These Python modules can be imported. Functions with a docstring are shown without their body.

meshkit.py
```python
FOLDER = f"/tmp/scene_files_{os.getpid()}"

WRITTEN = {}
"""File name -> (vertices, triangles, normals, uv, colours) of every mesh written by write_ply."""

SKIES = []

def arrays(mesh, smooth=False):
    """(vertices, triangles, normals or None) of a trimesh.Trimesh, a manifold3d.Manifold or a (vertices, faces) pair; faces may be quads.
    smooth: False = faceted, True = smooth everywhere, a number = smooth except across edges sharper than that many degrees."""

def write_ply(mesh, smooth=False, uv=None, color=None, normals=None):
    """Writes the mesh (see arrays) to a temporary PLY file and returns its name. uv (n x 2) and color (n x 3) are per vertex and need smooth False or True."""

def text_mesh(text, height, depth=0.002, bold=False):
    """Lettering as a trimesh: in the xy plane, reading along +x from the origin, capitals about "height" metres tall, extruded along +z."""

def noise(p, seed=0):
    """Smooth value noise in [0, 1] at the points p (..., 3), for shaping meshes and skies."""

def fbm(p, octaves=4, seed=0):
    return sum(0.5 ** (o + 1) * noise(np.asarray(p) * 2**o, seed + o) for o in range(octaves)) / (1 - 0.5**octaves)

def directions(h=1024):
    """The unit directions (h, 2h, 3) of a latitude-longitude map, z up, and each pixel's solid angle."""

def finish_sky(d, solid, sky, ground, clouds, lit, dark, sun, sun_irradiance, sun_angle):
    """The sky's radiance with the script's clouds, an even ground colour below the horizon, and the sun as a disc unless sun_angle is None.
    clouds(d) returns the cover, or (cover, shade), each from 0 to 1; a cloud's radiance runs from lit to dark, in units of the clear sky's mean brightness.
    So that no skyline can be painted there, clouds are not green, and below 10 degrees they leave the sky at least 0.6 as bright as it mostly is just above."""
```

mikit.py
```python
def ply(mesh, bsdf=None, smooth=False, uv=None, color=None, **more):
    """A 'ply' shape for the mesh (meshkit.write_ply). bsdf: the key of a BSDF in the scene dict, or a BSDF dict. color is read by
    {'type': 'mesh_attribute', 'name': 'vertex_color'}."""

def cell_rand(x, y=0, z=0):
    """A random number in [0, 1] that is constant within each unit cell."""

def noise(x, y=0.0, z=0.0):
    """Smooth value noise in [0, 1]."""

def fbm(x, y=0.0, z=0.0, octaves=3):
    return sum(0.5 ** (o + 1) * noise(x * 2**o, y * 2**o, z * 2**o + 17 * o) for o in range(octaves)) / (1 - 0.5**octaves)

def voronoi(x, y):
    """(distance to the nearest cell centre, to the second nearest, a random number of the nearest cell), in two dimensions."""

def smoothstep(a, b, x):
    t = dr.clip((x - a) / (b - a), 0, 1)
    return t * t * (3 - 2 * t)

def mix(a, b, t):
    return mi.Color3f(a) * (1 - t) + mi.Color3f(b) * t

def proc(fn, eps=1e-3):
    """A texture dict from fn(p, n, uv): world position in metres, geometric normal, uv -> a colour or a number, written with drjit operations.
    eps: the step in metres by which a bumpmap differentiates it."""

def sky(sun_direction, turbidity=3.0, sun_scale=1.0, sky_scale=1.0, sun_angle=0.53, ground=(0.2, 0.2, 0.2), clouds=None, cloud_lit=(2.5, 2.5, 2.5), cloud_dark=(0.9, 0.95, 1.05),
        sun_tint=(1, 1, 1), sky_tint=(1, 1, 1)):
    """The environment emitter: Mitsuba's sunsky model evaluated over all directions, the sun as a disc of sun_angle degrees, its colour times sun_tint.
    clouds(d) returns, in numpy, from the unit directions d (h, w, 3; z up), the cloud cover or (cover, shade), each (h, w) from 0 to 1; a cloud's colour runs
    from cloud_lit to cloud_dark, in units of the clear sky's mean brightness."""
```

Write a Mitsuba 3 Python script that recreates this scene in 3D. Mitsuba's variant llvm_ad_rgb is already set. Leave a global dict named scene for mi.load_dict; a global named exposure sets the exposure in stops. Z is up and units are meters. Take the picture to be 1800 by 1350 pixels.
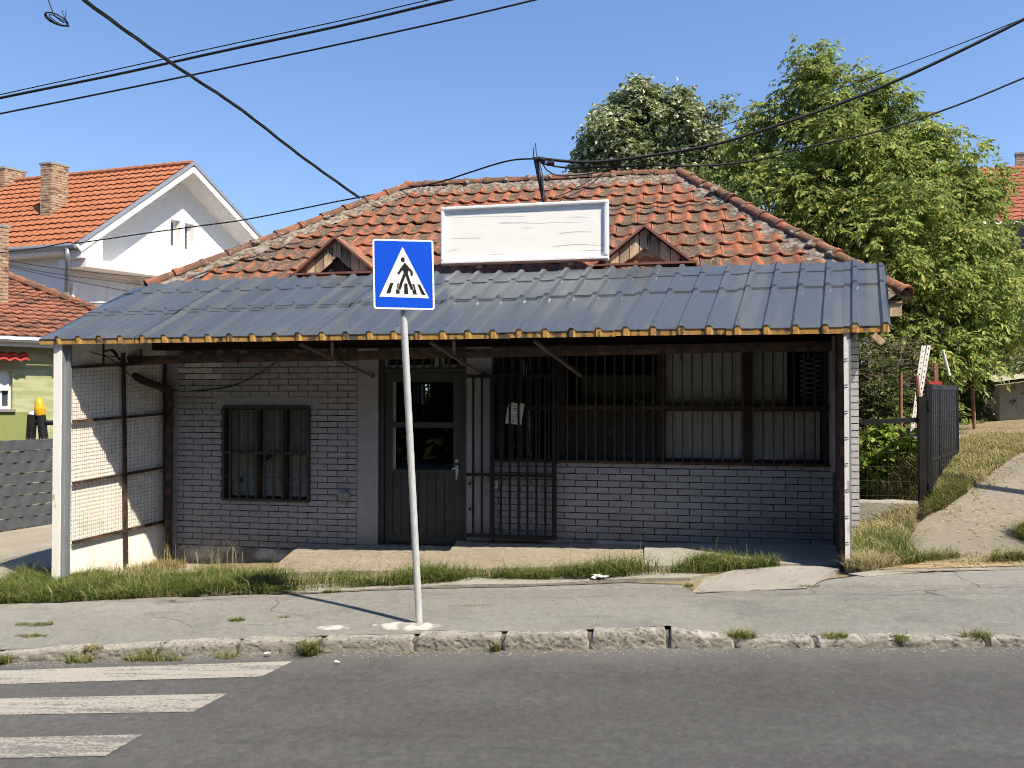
import math, numpy as np, trimesh, mitsuba as mi, mikit, drjit as dr
from mikit import proc, noise, fbm, voronoi, cell_rand, smoothstep, mix
from meshkit import fbm as nfbm, noise as nnoise
from shapely.geometry import Polygon, Point, LineString
from shapely.ops import unary_union
from shapely import affinity
T = mi.ScalarTransform4f
rng = np.random.default_rng(7)

# ---------------------------------------------------------------- camera, sky, exposure
FOC, PSI, PIT = 1352.0, math.radians(10.5), math.radians(0.9)
CAM = np.array([0, 0, 1.85])
fw0 = np.array([-math.sin(PSI), math.cos(PSI), 0]); RT = np.array([math.cos(PSI), math.sin(PSI), 0]); UPW = np.array([0, 0, 1.0])
FW = fw0 * math.cos(PIT) + UPW * math.sin(PIT); UP = -fw0 * math.sin(PIT) + UPW * math.cos(PIT)
exposure = 2.45
scene = {'camera': {'type': 'perspective', 'fov': math.degrees(2 * math.atan(900 / FOC)), 'fov_axis': 'x', 'near_clip': 0.05, 'far_clip': 2000.0,
                    'to_world': T().look_at(origin=CAM.tolist(), target=(CAM + FW).tolist(), up=[0, 0, 1])},
         'sky': mikit.sky([0.520, -0.354, 0.777], turbidity=3, ground=(0.22, 0.21, 0.19), sun_scale=1.0, sky_scale=0.95, sun_tint=(0.95, 1.0, 1.05), sky_tint=(0.98, 1.0, 1.08))}
labels = {}

# measured points of the photograph (1800 x 1350) carried onto planes of the place
def ray(x, y): return FW + RT * (x - 900) / FOC + UP * (675 - y) / FOC
def PY(x, y, Y): r = ray(x, y); return CAM + r * (Y / r[1])
def PZ(x, y, d): return CAM + ray(x, y) * d
S = 0.065
def PG(x, y, off=0.13): r = ray(x, y); return CAM + r * (-(CAM[2] - off) / (r[2] - S * r[0]))
def gz(X, Y):   # height of the land behind the kerb
    X, Y = np.asarray(X, float), np.asarray(Y, float)
    ramp = np.clip((X - 2.0) / 1.0, 0, 1)
    return S * np.clip(X, -16, 16) + 0.13 + ramp * 0.95 * (1 - np.exp(-np.clip(Y - 7.9, 0, 20) / 2.2))

# ---------------------------------------------------------------- mesh helpers
class MB:
    def __init__(s): s.v, s.f, s.c, s.n = [], [], [], 0
    def add(s, v, f, c=None):
        v = np.asarray(v, float).reshape(-1, 3); f = np.asarray(f, int)
        if f.shape[1] == 4: f = np.vstack([f[:, [0, 1, 2]], f[:, [0, 2, 3]]])
        s.v.append(v); s.f.append(f + s.n); s.n += len(v)
        if c is not None: s.c.append(np.broadcast_to(c, (len(v), 3)))
        return s
    def box(s, x0, x1, y0, y1, z0, z1):
        v = [[x, y, z] for z in (z0, z1) for y in (y0, y1) for x in (x0, x1)]
        return s.add(v, [[0, 2, 3, 1], [4, 5, 7, 6], [0, 1, 5, 4], [2, 6, 7, 3], [0, 4, 6, 2], [1, 3, 7, 5]])
    def bar(s, p, q, w, h=None, up=(0, 0, 1)):
        p, q = np.asarray(p, float), np.asarray(q, float); h = h or w
        d = (q - p) / np.linalg.norm(q - p); up = np.asarray(up, float)
        if abs(d @ up) > 0.98: up = np.array([0, 1.0, 0])
        a = np.cross(d, up); a /= np.linalg.norm(a); b = np.cross(a, d)
        o = [-a * w / 2 - b * h / 2, a * w / 2 - b * h / 2, a * w / 2 + b * h / 2, -a * w / 2 + b * h / 2]
        return s.add([p + k for k in o] + [q + k for k in o], [[0, 3, 2, 1], [4, 5, 6, 7], [0, 1, 5, 4], [1, 2, 6, 5], [2, 3, 7, 6], [3, 0, 4, 7]])
    def tube(s, pts, r, n=6, cap=True):
        p = np.asarray(pts, float); m = len(p); r = np.broadcast_to(r, (m,))
        t = np.gradient(p, axis=0); t /= np.linalg.norm(t, axis=1, keepdims=True) + 1e-12
        ref = np.array([0, 0, 1.0]) if abs(t[:, 2]).mean() < 0.8 else np.array([1.0, 0, 0])
        a = np.cross(t, ref); a /= np.linalg.norm(a, axis=1, keepdims=True) + 1e-12; b = np.cross(a, t)
        g = np.arange(n) * 2 * np.pi / n
        v = p[:, None] + r[:, None, None] * (np.cos(g)[None, :, None] * a[:, None] + np.sin(g)[None, :, None] * b[:, None])
        i, j = np.meshgrid(np.arange(m - 1), np.arange(n), indexing='ij')
        q = np.stack([i * n + j, (i + 1) * n + j, (i + 1) * n + (j + 1) % n, i * n + (j + 1) % n], -1).reshape(-1, 4)[:, ::-1]
        s.add(v.reshape(-1, 3), q)
        if cap:
            for e, fl in ((0, 1), (m - 1, -1)):
                ring = v[e]; s.add(np.vstack([ring, ring.mean(0)]), np.array([[k, (k + 1) % n, n] for k in range(n)])[:, ::fl])
        return s
    def grid(s, P, flip=False):   # P (a, b, 3)
        a, b = P.shape[:2]; i, j = np.meshgrid(np.arange(a - 1), np.arange(b - 1), indexing='ij')
        q = np.stack([i * b + j, (i + 1) * b + j, (i + 1) * b + j + 1, i * b + j + 1], -1).reshape(-1, 4)
        return s.add(P.reshape(-1, 3), q[:, ::-1] if flip else q)
    def poly(s, poly, h, org, ex, ey, ez):   # a flat polygon given thickness along ez
        for g in getattr(poly, 'geoms', [poly]):
            m = trimesh.creation.extrude_polygon(g, h, engine='earcut'); v = m.vertices
            s.add(np.asarray(org) + v[:, :1] * np.asarray(ex) + v[:, 1:2] * np.asarray(ey) + v[:, 2:] * np.asarray(ez), m.faces)
        return s
    def mesh(s): return np.vstack(s.v), np.vstack(s.f)
    def col(s): return np.vstack(s.c)

def key(k):
    if k not in scene: return k
    i = 1
    while f'{k}_{i:03d}' in scene: i += 1
    return f'{k}_{i:03d}'
used = set()
def thing(name, label, cat, group=None):
    k, i = name, 1
    while k in used: k = f'{name}_{i:03d}'; i += 1
    used.add(k); labels[k] = {'label': label, 'category': cat}
    if group: labels[k]['group'] = group
    return k
def put(name, mesh, mat, smooth=False, color=None, label=None, kind=None, **kw):
    k = key(name)
    if isinstance(mesh, MB):
        color = mesh.col() if (color is None and mesh.c) else color; mesh = mesh.mesh()
    scene[k] = mikit.ply(mesh, mat, smooth=smooth, color=color, **kw)
    if label or kind:
        labels.setdefault(k, {})
        if label: labels[k]['label'] = label
        if kind: labels[k]['kind'] = kind
    return k
def struct(name, mesh, mat, **kw): return put(name, mesh, mat, kind='structure', **kw)
def copy(name, proto, to_world, mat=None):
    k = key(name); d = {**proto, 'to_world': to_world}
    if mat: d['bsdf'] = {'type': 'ref', 'id': mat}
    scene[k] = d; return k
def frame(o, ex, ey, ez):
    m = np.eye(4); m[:3, 0], m[:3, 1], m[:3, 2], m[:3, 3] = ex, ey, ez, o
    return T(m.tolist())
def smoothline(pts, n=12):   # Catmull-Rom
    p = np.asarray(pts, float); p = np.vstack([2 * p[0] - p[1], p, 2 * p[-1] - p[-2]]); out = []
    for i in range(1, len(p) - 2):
        for t in np.linspace(0, 1, n, endpoint=False):
            out.append(0.5 * (2 * p[i] + (p[i + 1] - p[i - 1]) * t + (2 * p[i - 1] - 5 * p[i] + 4 * p[i + 1] - p[i + 2]) * t * t + (3 * p[i] - p[i - 1] - 3 * p[i + 1] + p[i + 2]) * t ** 3))
    return np.array(out + [p[-2]])

# ---------------------------------------------------------------- materials
def mat(name, fn_or_rgb, rough=0.8, metallic=0.0, spec=0.5, two=True, bump=None, eps=2e-3, **kw):
    col = {'type': 'rgb', 'value': list(fn_or_rgb)} if isinstance(fn_or_rgb, (tuple, list)) else proc(fn_or_rgb)
    b = {'type': 'principled', 'base_color': col, 'roughness': rough, 'metallic': metallic, 'specular': spec, **kw}
    if bump: b = {'type': 'bumpmap', 'arbitrary': proc(bump[0], eps=eps), 'scale': bump[1], 'bsdf': b}
    scene[name] = {'type': 'twosided', 'bsdf': b} if two else b

def f_road(p, n, uv):
    g = noise(p.x * 90, p.y * 90); a = fbm(p.x * 0.9, p.y * 3.5, 0, 3); w = fbm(p.x * 1.3 + 9, p.y * 9, 2, 3)
    c = mix((0.066, 0.067, 0.068), (0.091, 0.094, 0.094), a)
    c = mix(c, (0.142, 0.147, 0.148), smoothstep(0.80, 0.97, g) * 0.34)
    c = mix(c, (0.032, 0.033, 0.033), smoothstep(0.74, 0.84, w) * 0.22)
    lane = noise(p.x * .25, p.y * 2.2, 3); gr = noise(p.x * 38, p.y * 38, 5) * 0.6 + noise(p.x * 19, p.y * 24, 9) * 0.4; c = c * (0.88 + 0.18 * lane) * (0.80 + 0.40 * gr); dust = smoothstep(5.25, 5.72, p.y + 0.03 * dr.maximum(-p.x, 0) + 0.25 * (noise(p.x * 3, p.y * 3) - 0.5))
    return mix(c, (0.134, 0.131, 0.120), dust * 0.45)
mat('m_road', f_road, 0.85, spec=0.3, bump=(lambda p, n, uv: noise(p.x * 160, p.y * 160), 0.0022))
def f_paint(p, n, uv):
    worn = fbm(p.x * 2.5, p.y * 30, 0, 3) * 0.6 + noise(p.x * 55, p.y * 130) * 0.4
    far = smoothstep(3.7, 5.3, p.y)
    k = smoothstep(0.34, 0.70, worn + far * 0.16)
    return mix(f_road(p, n, uv), (0.360, 0.347, 0.311), 0.22 + 0.55 * k)
mat('m_paint', f_paint, 0.8, spec=0.3)
def f_pave(p, n, uv):
    q = p.y + 0.07 * (noise(p.x * 2.2, p.y * 2) - 0.5) + 0.03 * p.x
    a = fbm(p.x * 0.8, p.y * 2.2, 4, 3); g = noise(p.x * 80, p.y * 80)
    c = mix((0.158, 0.159, 0.147), (0.202, 0.204, 0.189), a)
    band = smoothstep(6.72, 6.76, q) ; c = mix(c, mix(c, (0.163, 0.159, 0.150), 0.65), band)
    c = mix(c, mix(c, (0.210, 0.211, 0.193), 0.5), smoothstep(7.02, 7.06, q))
    c = mix(c, (0.266, 0.265, 0.249), smoothstep(0.78, 0.96, g) * 0.45); c = mix(c, (0.083, 0.084, 0.081), smoothstep(0.80, 0.97, noise(p.x * 71 + 5, p.y * 71)) * 0.4)
    c = c * (0.84 + 0.32 * (noise(p.x * 36, p.y * 36, 5) * 0.6 + noise(p.x * 17, p.y * 21, 9) * 0.4))
    st = fbm(p.x * 2.6, p.y * 6 + 4, 1, 3); c = mix(c, (0.083, 0.084, 0.081), smoothstep(0.62, 0.8, st) * 0.28)
    wx, wy = p.x * 0.85 + 0.5 * fbm(p.x * 2, p.y * 2, 7, 3), p.y * 1.1 + 0.5 * fbm(p.x * 2, p.y * 2, 3, 3)
    f1, f2, r = voronoi(wx, wy)
    cr = (1 - smoothstep(0.0, 0.020, f2 - f1)) * smoothstep(0.36, 0.48, fbm(p.x * 0.55 + 3, p.y * 0.8, 5, 2))
    seam = (1 - smoothstep(0.0, 0.008, dr.abs(q - 6.74))) + (1 - smoothstep(0.0, 0.006, dr.abs(q - 7.04)))
    return mix(c, (0.042, 0.041, 0.039), dr.clip(cr * 0.8 + seam * 0.55, 0, 1))
mat('m_pave', f_pave, 0.9, spec=0.25, bump=(lambda p, n, uv: noise(p.x * 140, p.y * 140), 0.002))
def f_conc(p, n, uv):
    a = fbm(p.x * 2.5, p.y * 2.5, p.z * 2.5, 4); g = noise(p.x * 75, p.y * 75, p.z * 75)
    c = mix((0.198, 0.187, 0.167), (0.308, 0.300, 0.275), a); c = mix(c, (0.125, 0.117, 0.101), smoothstep(0.6, 0.9, noise(p.x * 38, p.y * 38, p.z * 38)) * 0.45)
    return mix(c, (0.382, 0.375, 0.348), smoothstep(0.75, 0.95, g) * 0.5)
mat('m_conc', f_conc, 0.9, spec=0.25, bump=(lambda p, n, uv: fbm(p.x * 60, p.y * 60, p.z * 60, 2), 0.004))
def f_slab(p, n, uv):
    a = fbm(p.x * 3, p.y * 3, p.z * 3, 4); g = noise(p.x * 55, p.y * 60, p.z * 60)
    c = mix((0.189, 0.163, 0.124), (0.285, 0.257, 0.208), a)
    c = mix(c, (0.135, 0.108, 0.077), smoothstep(0.55, 0.85, noise(p.x * 30, p.y * 30, p.z)) * 0.4)
    return mix(c, (0.365, 0.345, 0.302), smoothstep(0.72, 0.92, g) * 0.5)
mat('m_slab', f_slab, 0.9, spec=0.25, bump=(lambda p, n, uv: fbm(p.x * 50, p.y * 50, p.z * 50, 2), 0.005))
def f_soil(p, n, uv):
    a = fbm(p.x * 2, p.y * 2, 0, 4); g = noise(p.x * 60, p.y * 60)
    c = mix((0.123, 0.097, 0.062), (0.231, 0.192, 0.123), a)
    return mix(c, (0.318, 0.266, 0.173), smoothstep(0.6, 0.9, g) * 0.5)
mat('m_soil', f_soil, 0.95, spec=0.2, bump=(lambda p, n, uv: fbm(p.x * 25, p.y * 25, 0, 3), 0.02))
def f_drive(p, n, uv):
    a = fbm(p.x * 1.5, p.y * 1.5, 0, 4); g = noise(p.x * 60, p.y * 60)
    c = mix((0.165, 0.151, 0.127), (0.231, 0.212, 0.182), a); c = mix(c, (0.314, 0.272, 0.194), smoothstep(0.45, 0.8, fbm(p.x * 40, p.y * 60, 3, 2)) * smoothstep(0.35, 0.65, fbm(p.x * 1.1, p.y * 1.4, 8, 3)) * 0.55)
    return mix(c, (0.098, 0.091, 0.078), smoothstep(0.72, 0.95, g) * 0.4)
mat('m_drive', f_drive, 0.9, spec=0.2, bump=(lambda p, n, uv: fbm(p.x * 50, p.y * 50, 0, 2), 0.004))
def f_kerb(p, n, uv):
    a = fbm(p.x * 7, p.y * 12, p.z * 12, 4); g = fbm(p.x * 55, p.y * 55, p.z * 55, 2)
    c = mix((0.160, 0.151, 0.131), (0.320, 0.311, 0.281), a)
    c = mix(c, (0.060, 0.056, 0.049), smoothstep(0.56, 0.74, g) * 0.75); c = mix(c, (0.400, 0.389, 0.352), smoothstep(0.58, 0.75, fbm(p.x * 48 + 9, p.y * 48, p.z * 48, 2)) * 0.6)
    s = noise((p.x + p.z * 1.0) * 34, p.y * 3, (p.x - p.z) * 4)
    return mix(c, (0.416, 0.402, 0.361), smoothstep(0.62, 0.8, s) * 0.6 * smoothstep(-0.9, -0.3, p.x))
mat('m_kerb', f_kerb, 0.9, spec=0.25, bump=(lambda p, n, uv: fbm(p.x * 34, p.y * 34, p.z * 34, 3), 0.016))
def f_wall(p, n, uv):
    a = fbm(p.x * 2.2, p.y * 2, p.z * 2.2, 4); st = noise(p.x * 9, p.y, p.z * 1.3)
    c = mix((0.286, 0.287, 0.315), (0.355, 0.354, 0.382), a)
    c = mix(c, (0.320, 0.319, 0.351), smoothstep(0.62, 0.85, st) * 0.30)
    c = c * (0.93 + 0.12 * cell_rand(p.x / 0.13, 2, p.z / 0.0749)); ds = smoothstep(0.62, 0.15, p.z - 0.07 * p.x + 0.5 * (fbm(p.x * 3, 1, p.z * 3, 3) - 0.5)); c = mix(c, (0.20, 0.185, 0.165), ds * 0.45)
    return mix(c, (0.260, 0.250, 0.254), smoothstep(0.76, 0.88, noise(p.x * 31, p.y, p.z * 43)) * 0.30)
mat('m_wall', f_wall, 0.7, spec=0.35, bump=(lambda p, n, uv: fbm(p.x * 40, p.y * 40, p.z * 40, 2), 0.002))
mat('m_mortar', lambda p, n, uv: mix((0.06, 0.06, 0.068), (0.17, 0.17, 0.18), smoothstep(0.5, 0.8, noise(p.x * 20, 0, p.z * 20))), 0.9)
mat('m_patch', (0.56, 0.56, 0.55), 0.7)
def f_plinth(p, n, uv):
    a = fbm(p.x * 5, p.y * 5, p.z * 7, 4)
    return mix((0.16, 0.155, 0.15), (0.5, 0.49, 0.48), smoothstep(0.3, 0.75, a))
mat('m_plinth', f_plinth, 0.9, bump=(lambda p, n, uv: fbm(p.x * 25, p.y * 25, p.z * 25, 3), 0.015))
def tilefn(seed, d):
    def fn(p, n, uv):
        n1 = fbm(p.x * 6 + seed * 7, p.y * 6, p.z * 8, 3); n2 = noise(p.x * 40 + seed, p.y * 40, p.z * 40); n3 = noise(p.x * 24, p.y * 24 + seed, p.z * 24)
        pan = smoothstep(0.02, 0.2, uv.x) * (1 - smoothstep(0.55, 0.72, uv.x)) * smoothstep(0.0, 0.25, uv.y)
        k = smoothstep(0.42, 0.62, n1 * 0.75 + d * 0.5 + 0.22 * pan)
        c = mix(mix((0.240, 0.084, 0.045), (0.312, 0.124, 0.074), n3), (0.192, 0.076, 0.046), smoothstep(0.5, 0.8, noise(p.x * 3.1, p.y * 3.1, p.z * 3)))
        c = mix(c, mix((0.064, 0.049, 0.037), (0.128, 0.102, 0.078), n3), k * 0.92)
        return mix(c, (0.391, 0.357, 0.297), smoothstep(0.74, 0.86, n2) * (0.25 + 0.6 * k) * (0.3 + d))
    return fn
TILES = []
for i, d in enumerate((0.02, 0.14, 0.28, 0.5, 0.8)):
    mat(f'm_tile{i}', tilefn(i * 3.1, d), 0.85, spec=0.3); TILES.append(f'm_tile{i}')
def f_ridge(p, n, uv):
    a = fbm(p.x * 7, p.y * 7, p.z * 7, 3); g = noise(p.x * 35, p.y * 35, p.z * 35)
    c = mix((0.259, 0.098, 0.055), (0.129, 0.075, 0.048), smoothstep(0.34, 0.56, a))
    return mix(c, (0.292, 0.272, 0.233), smoothstep(0.72, 0.86, g) * 0.55)
mat('m_ridge', f_ridge, 0.9, bump=(lambda p, n, uv: fbm(p.x * 30, p.y * 30, p.z * 30, 2), 0.004))
mat('m_cement', lambda p, n, uv: mix((0.088, 0.072, 0.060), (0.272, 0.240, 0.200), smoothstep(0.3, 0.7, fbm(p.x * 22, p.y * 22, p.z * 22, 3))), 0.95, bump=(lambda p, n, uv: fbm(p.x * 30, p.y * 30, p.z * 30, 3), 0.02))
scene['m_metal_roof'] = {'type': 'twosided', 'bsdf': {'type': 'bumpmap', 'arbitrary': proc(lambda p, n, uv: fbm(p.x * 1.6, p.y * 3.0, p.z, 2) + 0.12 * noise(p.x * 60, p.y * 2, 0), eps=4e-3), 'scale': 0.010,
    'bsdf': {'type': 'roughplastic', 'alpha': 0.07, 'int_ior': 1.55, 'diffuse_reflectance': proc(lambda p, n, uv: mix(mix((0.066, 0.083, 0.106), (0.085, 0.102, 0.126), fbm(p.x * 3, p.y * 0.8, p.z, 3)), (0.16, 0.16, 0.155), smoothstep(0.55, 0.85, noise((p.x - 0.24 * p.y) * 13, p.y * 0.7, 2)) * 0.28 + smoothstep(0.6, 0.8, fbm(p.x * 2, p.y * 2, 4, 3)) * 0.18) * (0.93 + 0.12 * cell_rand((p.x - 0.24 * p.y) * 0.95, 3, 1)))}}}
def f_foam(p, n, uv):
    s = noise(p.x * 26, p.y * 3, p.z * 4); g = fbm(p.x * 9, p.y * 4, p.z * 30, 3)
    c = mix((0.336, 0.168, 0.032), (0.480, 0.312, 0.112), noise(p.x * 60, p.y, p.z * 20))
    return mix(c, (0.096, 0.072, 0.044), smoothstep(0.56, 0.72, s * 0.6 + g * 0.45))
mat('m_foam', f_foam, 0.95)
mat('m_under', (0.16, 0.10, 0.065), 0.7)
mat('m_screw', (0.8, 0.8, 0.82), 0.25, metallic=1.0)
def f_rust(p, n, uv): return mix((0.032, 0.021, 0.017), (0.089, 0.047, 0.030), smoothstep(0.4, 0.7, fbm(p.x * 12, p.y * 12, p.z * 12, 3)))
mat('m_rust', f_rust, 0.75)
mat('m_rustpost', lambda p, n, uv: mix((0.22, 0.10, 0.07), (0.33, 0.17, 0.12), fbm(p.x * 20, p.y * 20, p.z * 9, 3)), 0.8)
mat('m_iron', lambda p, n, uv: mix((0.026, 0.026, 0.026), (0.053, 0.045, 0.041), noise(p.x * 30, p.y * 30, p.z * 30)), 0.6)
mat('m_brownwood', lambda p, n, uv: mix((0.022, 0.011, 0.008), (0.033, 0.020, 0.014), noise(p.x * 40, p.y * 40, p.z * 4)), 0.6)
mat('m_door', lambda p, n, uv: mix((0.030, 0.035, 0.033), (0.049, 0.053, 0.050), fbm(p.x * 10, p.y, p.z * 2, 3)), 0.5)
mat('m_white', lambda p, n, uv: mix((0.68, 0.675, 0.65), (0.78, 0.775, 0.75), fbm(p.x * 3, p.y * 3, p.z * 1.2, 3)), 0.6)
mat('m_postwhite', lambda p, n, uv: mix((0.84, 0.83, 0.80), (0.45, 0.42, 0.38), smoothstep(0.66, 0.82, fbm(p.x * 14, p.y * 14, p.z * 5, 3))), 0.6)
def f_cladding(p, n, uv): return mix(mix((0.80, 0.78, 0.73), (0.72, 0.70, 0.65), noise(p.x * 14, p.y * 45, p.z * 1.5)), (0.42, 0.40, 0.36), smoothstep(0.66, 0.85, fbm(p.x * 3, p.y * 3, p.z * 3, 3)) * 0.5)
mat('m_cladding', f_cladding, 0.6)
def f_board(p, n, uv):
    a = (fbm(p.x * 1.1, 3, p.z * 3.0, 3) - 0.5) * 0.16; q = p.z + a
    i = dr.floor(q / 0.075); fr = q / 0.075 - i; on = smoothstep(0.56, 0.70, noise(p.x * 2.2 + i * 7.3, i * 3.1))
    cr = (1 - smoothstep(0.0, 0.10, dr.abs(fr - 0.5))) * on
    c = mix((0.91, 0.91, 0.895), (0.89, 0.892, 0.882), smoothstep(0.5, 0.7, fbm(p.x * 8, 0, p.z * 16, 3)))
    return mix(c, (0.30, 0.30, 0.29), cr * 0.9)
mat('m_board', f_board, 0.5, spec=0.4)
mat('m_boardframe', (0.78, 0.81, 0.84), 0.35)
mat('m_signblue', (0.003, 0.085, 0.72), 0.4, spec=0.4, clearcoat=0.3)
mat('m_signwhite', (0.92, 0.92, 0.92), 0.4)
mat('m_signblack', (0.014, 0.014, 0.016), 0.45)
mat('m_galv', lambda p, n, uv: mix((0.442, 0.468, 0.484), (0.612, 0.629, 0.637), fbm(p.x * 30, p.y * 30, p.z * 18, 3)), 0.4, metallic=0.25)
mat('m_greymetal', (0.30, 0.33, 0.36), 0.45, metallic=0.5)
mat('m_cable', (0.012, 0.013, 0.016), 0.6)
mat('m_wood', lambda p, n, uv: mix(mix((0.306, 0.221, 0.140), (0.493, 0.391, 0.272), noise(p.x * 60, p.y * 8, p.z * 3)), (0.085, 0.064, 0.047), smoothstep(0.55, 0.8, fbm(p.x * 22, p.y * 22, p.z * 3, 3))), 0.85, bump=(lambda p, n, uv: noise(p.x * 90, p.y, p.z * 4), 0.004))
for i, k in enumerate((0.62, 1.0)):
    mat(f'm_plank{i}', lambda p, n, uv, k=k: mix(mix((0.40 * k, 0.29 * k, 0.19 * k), (0.62 * k, 0.50 * k, 0.36 * k), noise(p.x * 60, p.y * 8, p.z * 3)), (0.09, 0.068, 0.05), smoothstep(0.52, 0.74, fbm(p.x * 26, p.y * 22, p.z * 3.5, 3))), 0.85, bump=(lambda p, n, uv: noise(p.x * 90, p.y, p.z * 4), 0.004))
mat('m_plasterboard', lambda p, n, uv: mix((0.30, 0.14, 0.05), (0.55, 0.5, 0.42), smoothstep(0.4, 0.6, fbm(p.x * 9, p.y * 9, p.z * 9, 3))), 0.9)
mat('m_trim', (0.19, 0.085, 0.07), 0.6)
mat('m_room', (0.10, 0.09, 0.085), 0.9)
mat('m_curtain', lambda p, n, uv: mix((0.184, 0.203, 0.203), (0.283, 0.289, 0.277), noise(p.x * 38, p.y, p.z * 0.6)), 0.9)
mat('m_shutter', lambda p, n, uv: mix((0.028, 0.024, 0.020), (0.045, 0.039, 0.033), noise(p.x * 50, p.y, p.z * 3)), 0.8)
mat('m_whiteplank', lambda p, n, uv: mix((0.328, 0.328, 0.303), (0.410, 0.406, 0.377), noise(p.x * 60, p.y, p.z * 3)), 0.7)
scene['m_glass'] = {'type': 'thindielectric', 'int_ior': 1.5}
mat('m_paper', (0.80, 0.80, 0.78), 0.8)
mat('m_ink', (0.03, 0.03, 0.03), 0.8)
mat('m_fabricwhite', (0.82, 0.82, 0.82), 0.7)
mat('m_render_white', lambda p, n, uv: mix((0.666, 0.661, 0.643), (0.720, 0.716, 0.698), fbm(p.x * 0.9, p.y * 0.9, p.z * 0.9, 3)), 0.85)
mat('m_orange_tile', lambda p, n, uv: mix((0.281, 0.098, 0.041), (0.335, 0.129, 0.061), noise(p.x * 4, p.y * 4, p.z * 9)), 0.75)
mat('m_red_tile', lambda p, n, uv: mix(mix((0.187, 0.072, 0.044), (0.250, 0.100, 0.062), noise(p.x * 6, p.y * 6, p.z * 9)), (0.094, 0.047, 0.034), smoothstep(0.45, 0.7, fbm(p.x * 3.3, p.y * 3.3, p.z * 5, 3))), 0.85)
mat('m_brick', lambda p, n, uv: mix(mix((0.312, 0.187, 0.125), (0.406, 0.312, 0.218), cell_rand(p.x * 5 + p.y * 5, p.z * 11)), (0.156, 0.094, 0.062), smoothstep(0.55, 0.8, noise(p.x * 9, p.y * 9, p.z * 13))), 0.9)
mat('m_mortar_light', (0.390, 0.343, 0.281), 0.9)
mat('m_green_wall', lambda p, n, uv: mix((0.301, 0.339, 0.173), (0.397, 0.422, 0.256), smoothstep(0.35, 0.65, fbm((p.x + p.y) * 2.2, 0, p.z * 11, 3))), 0.9)
mat('m_green_plain', (0.216, 0.252, 0.090), 0.9)
mat('m_pvc', (0.78, 0.79, 0.79), 0.4)
mat('m_darkglass', (0.06, 0.07, 0.075), 0.08, spec=0.6)
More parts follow.
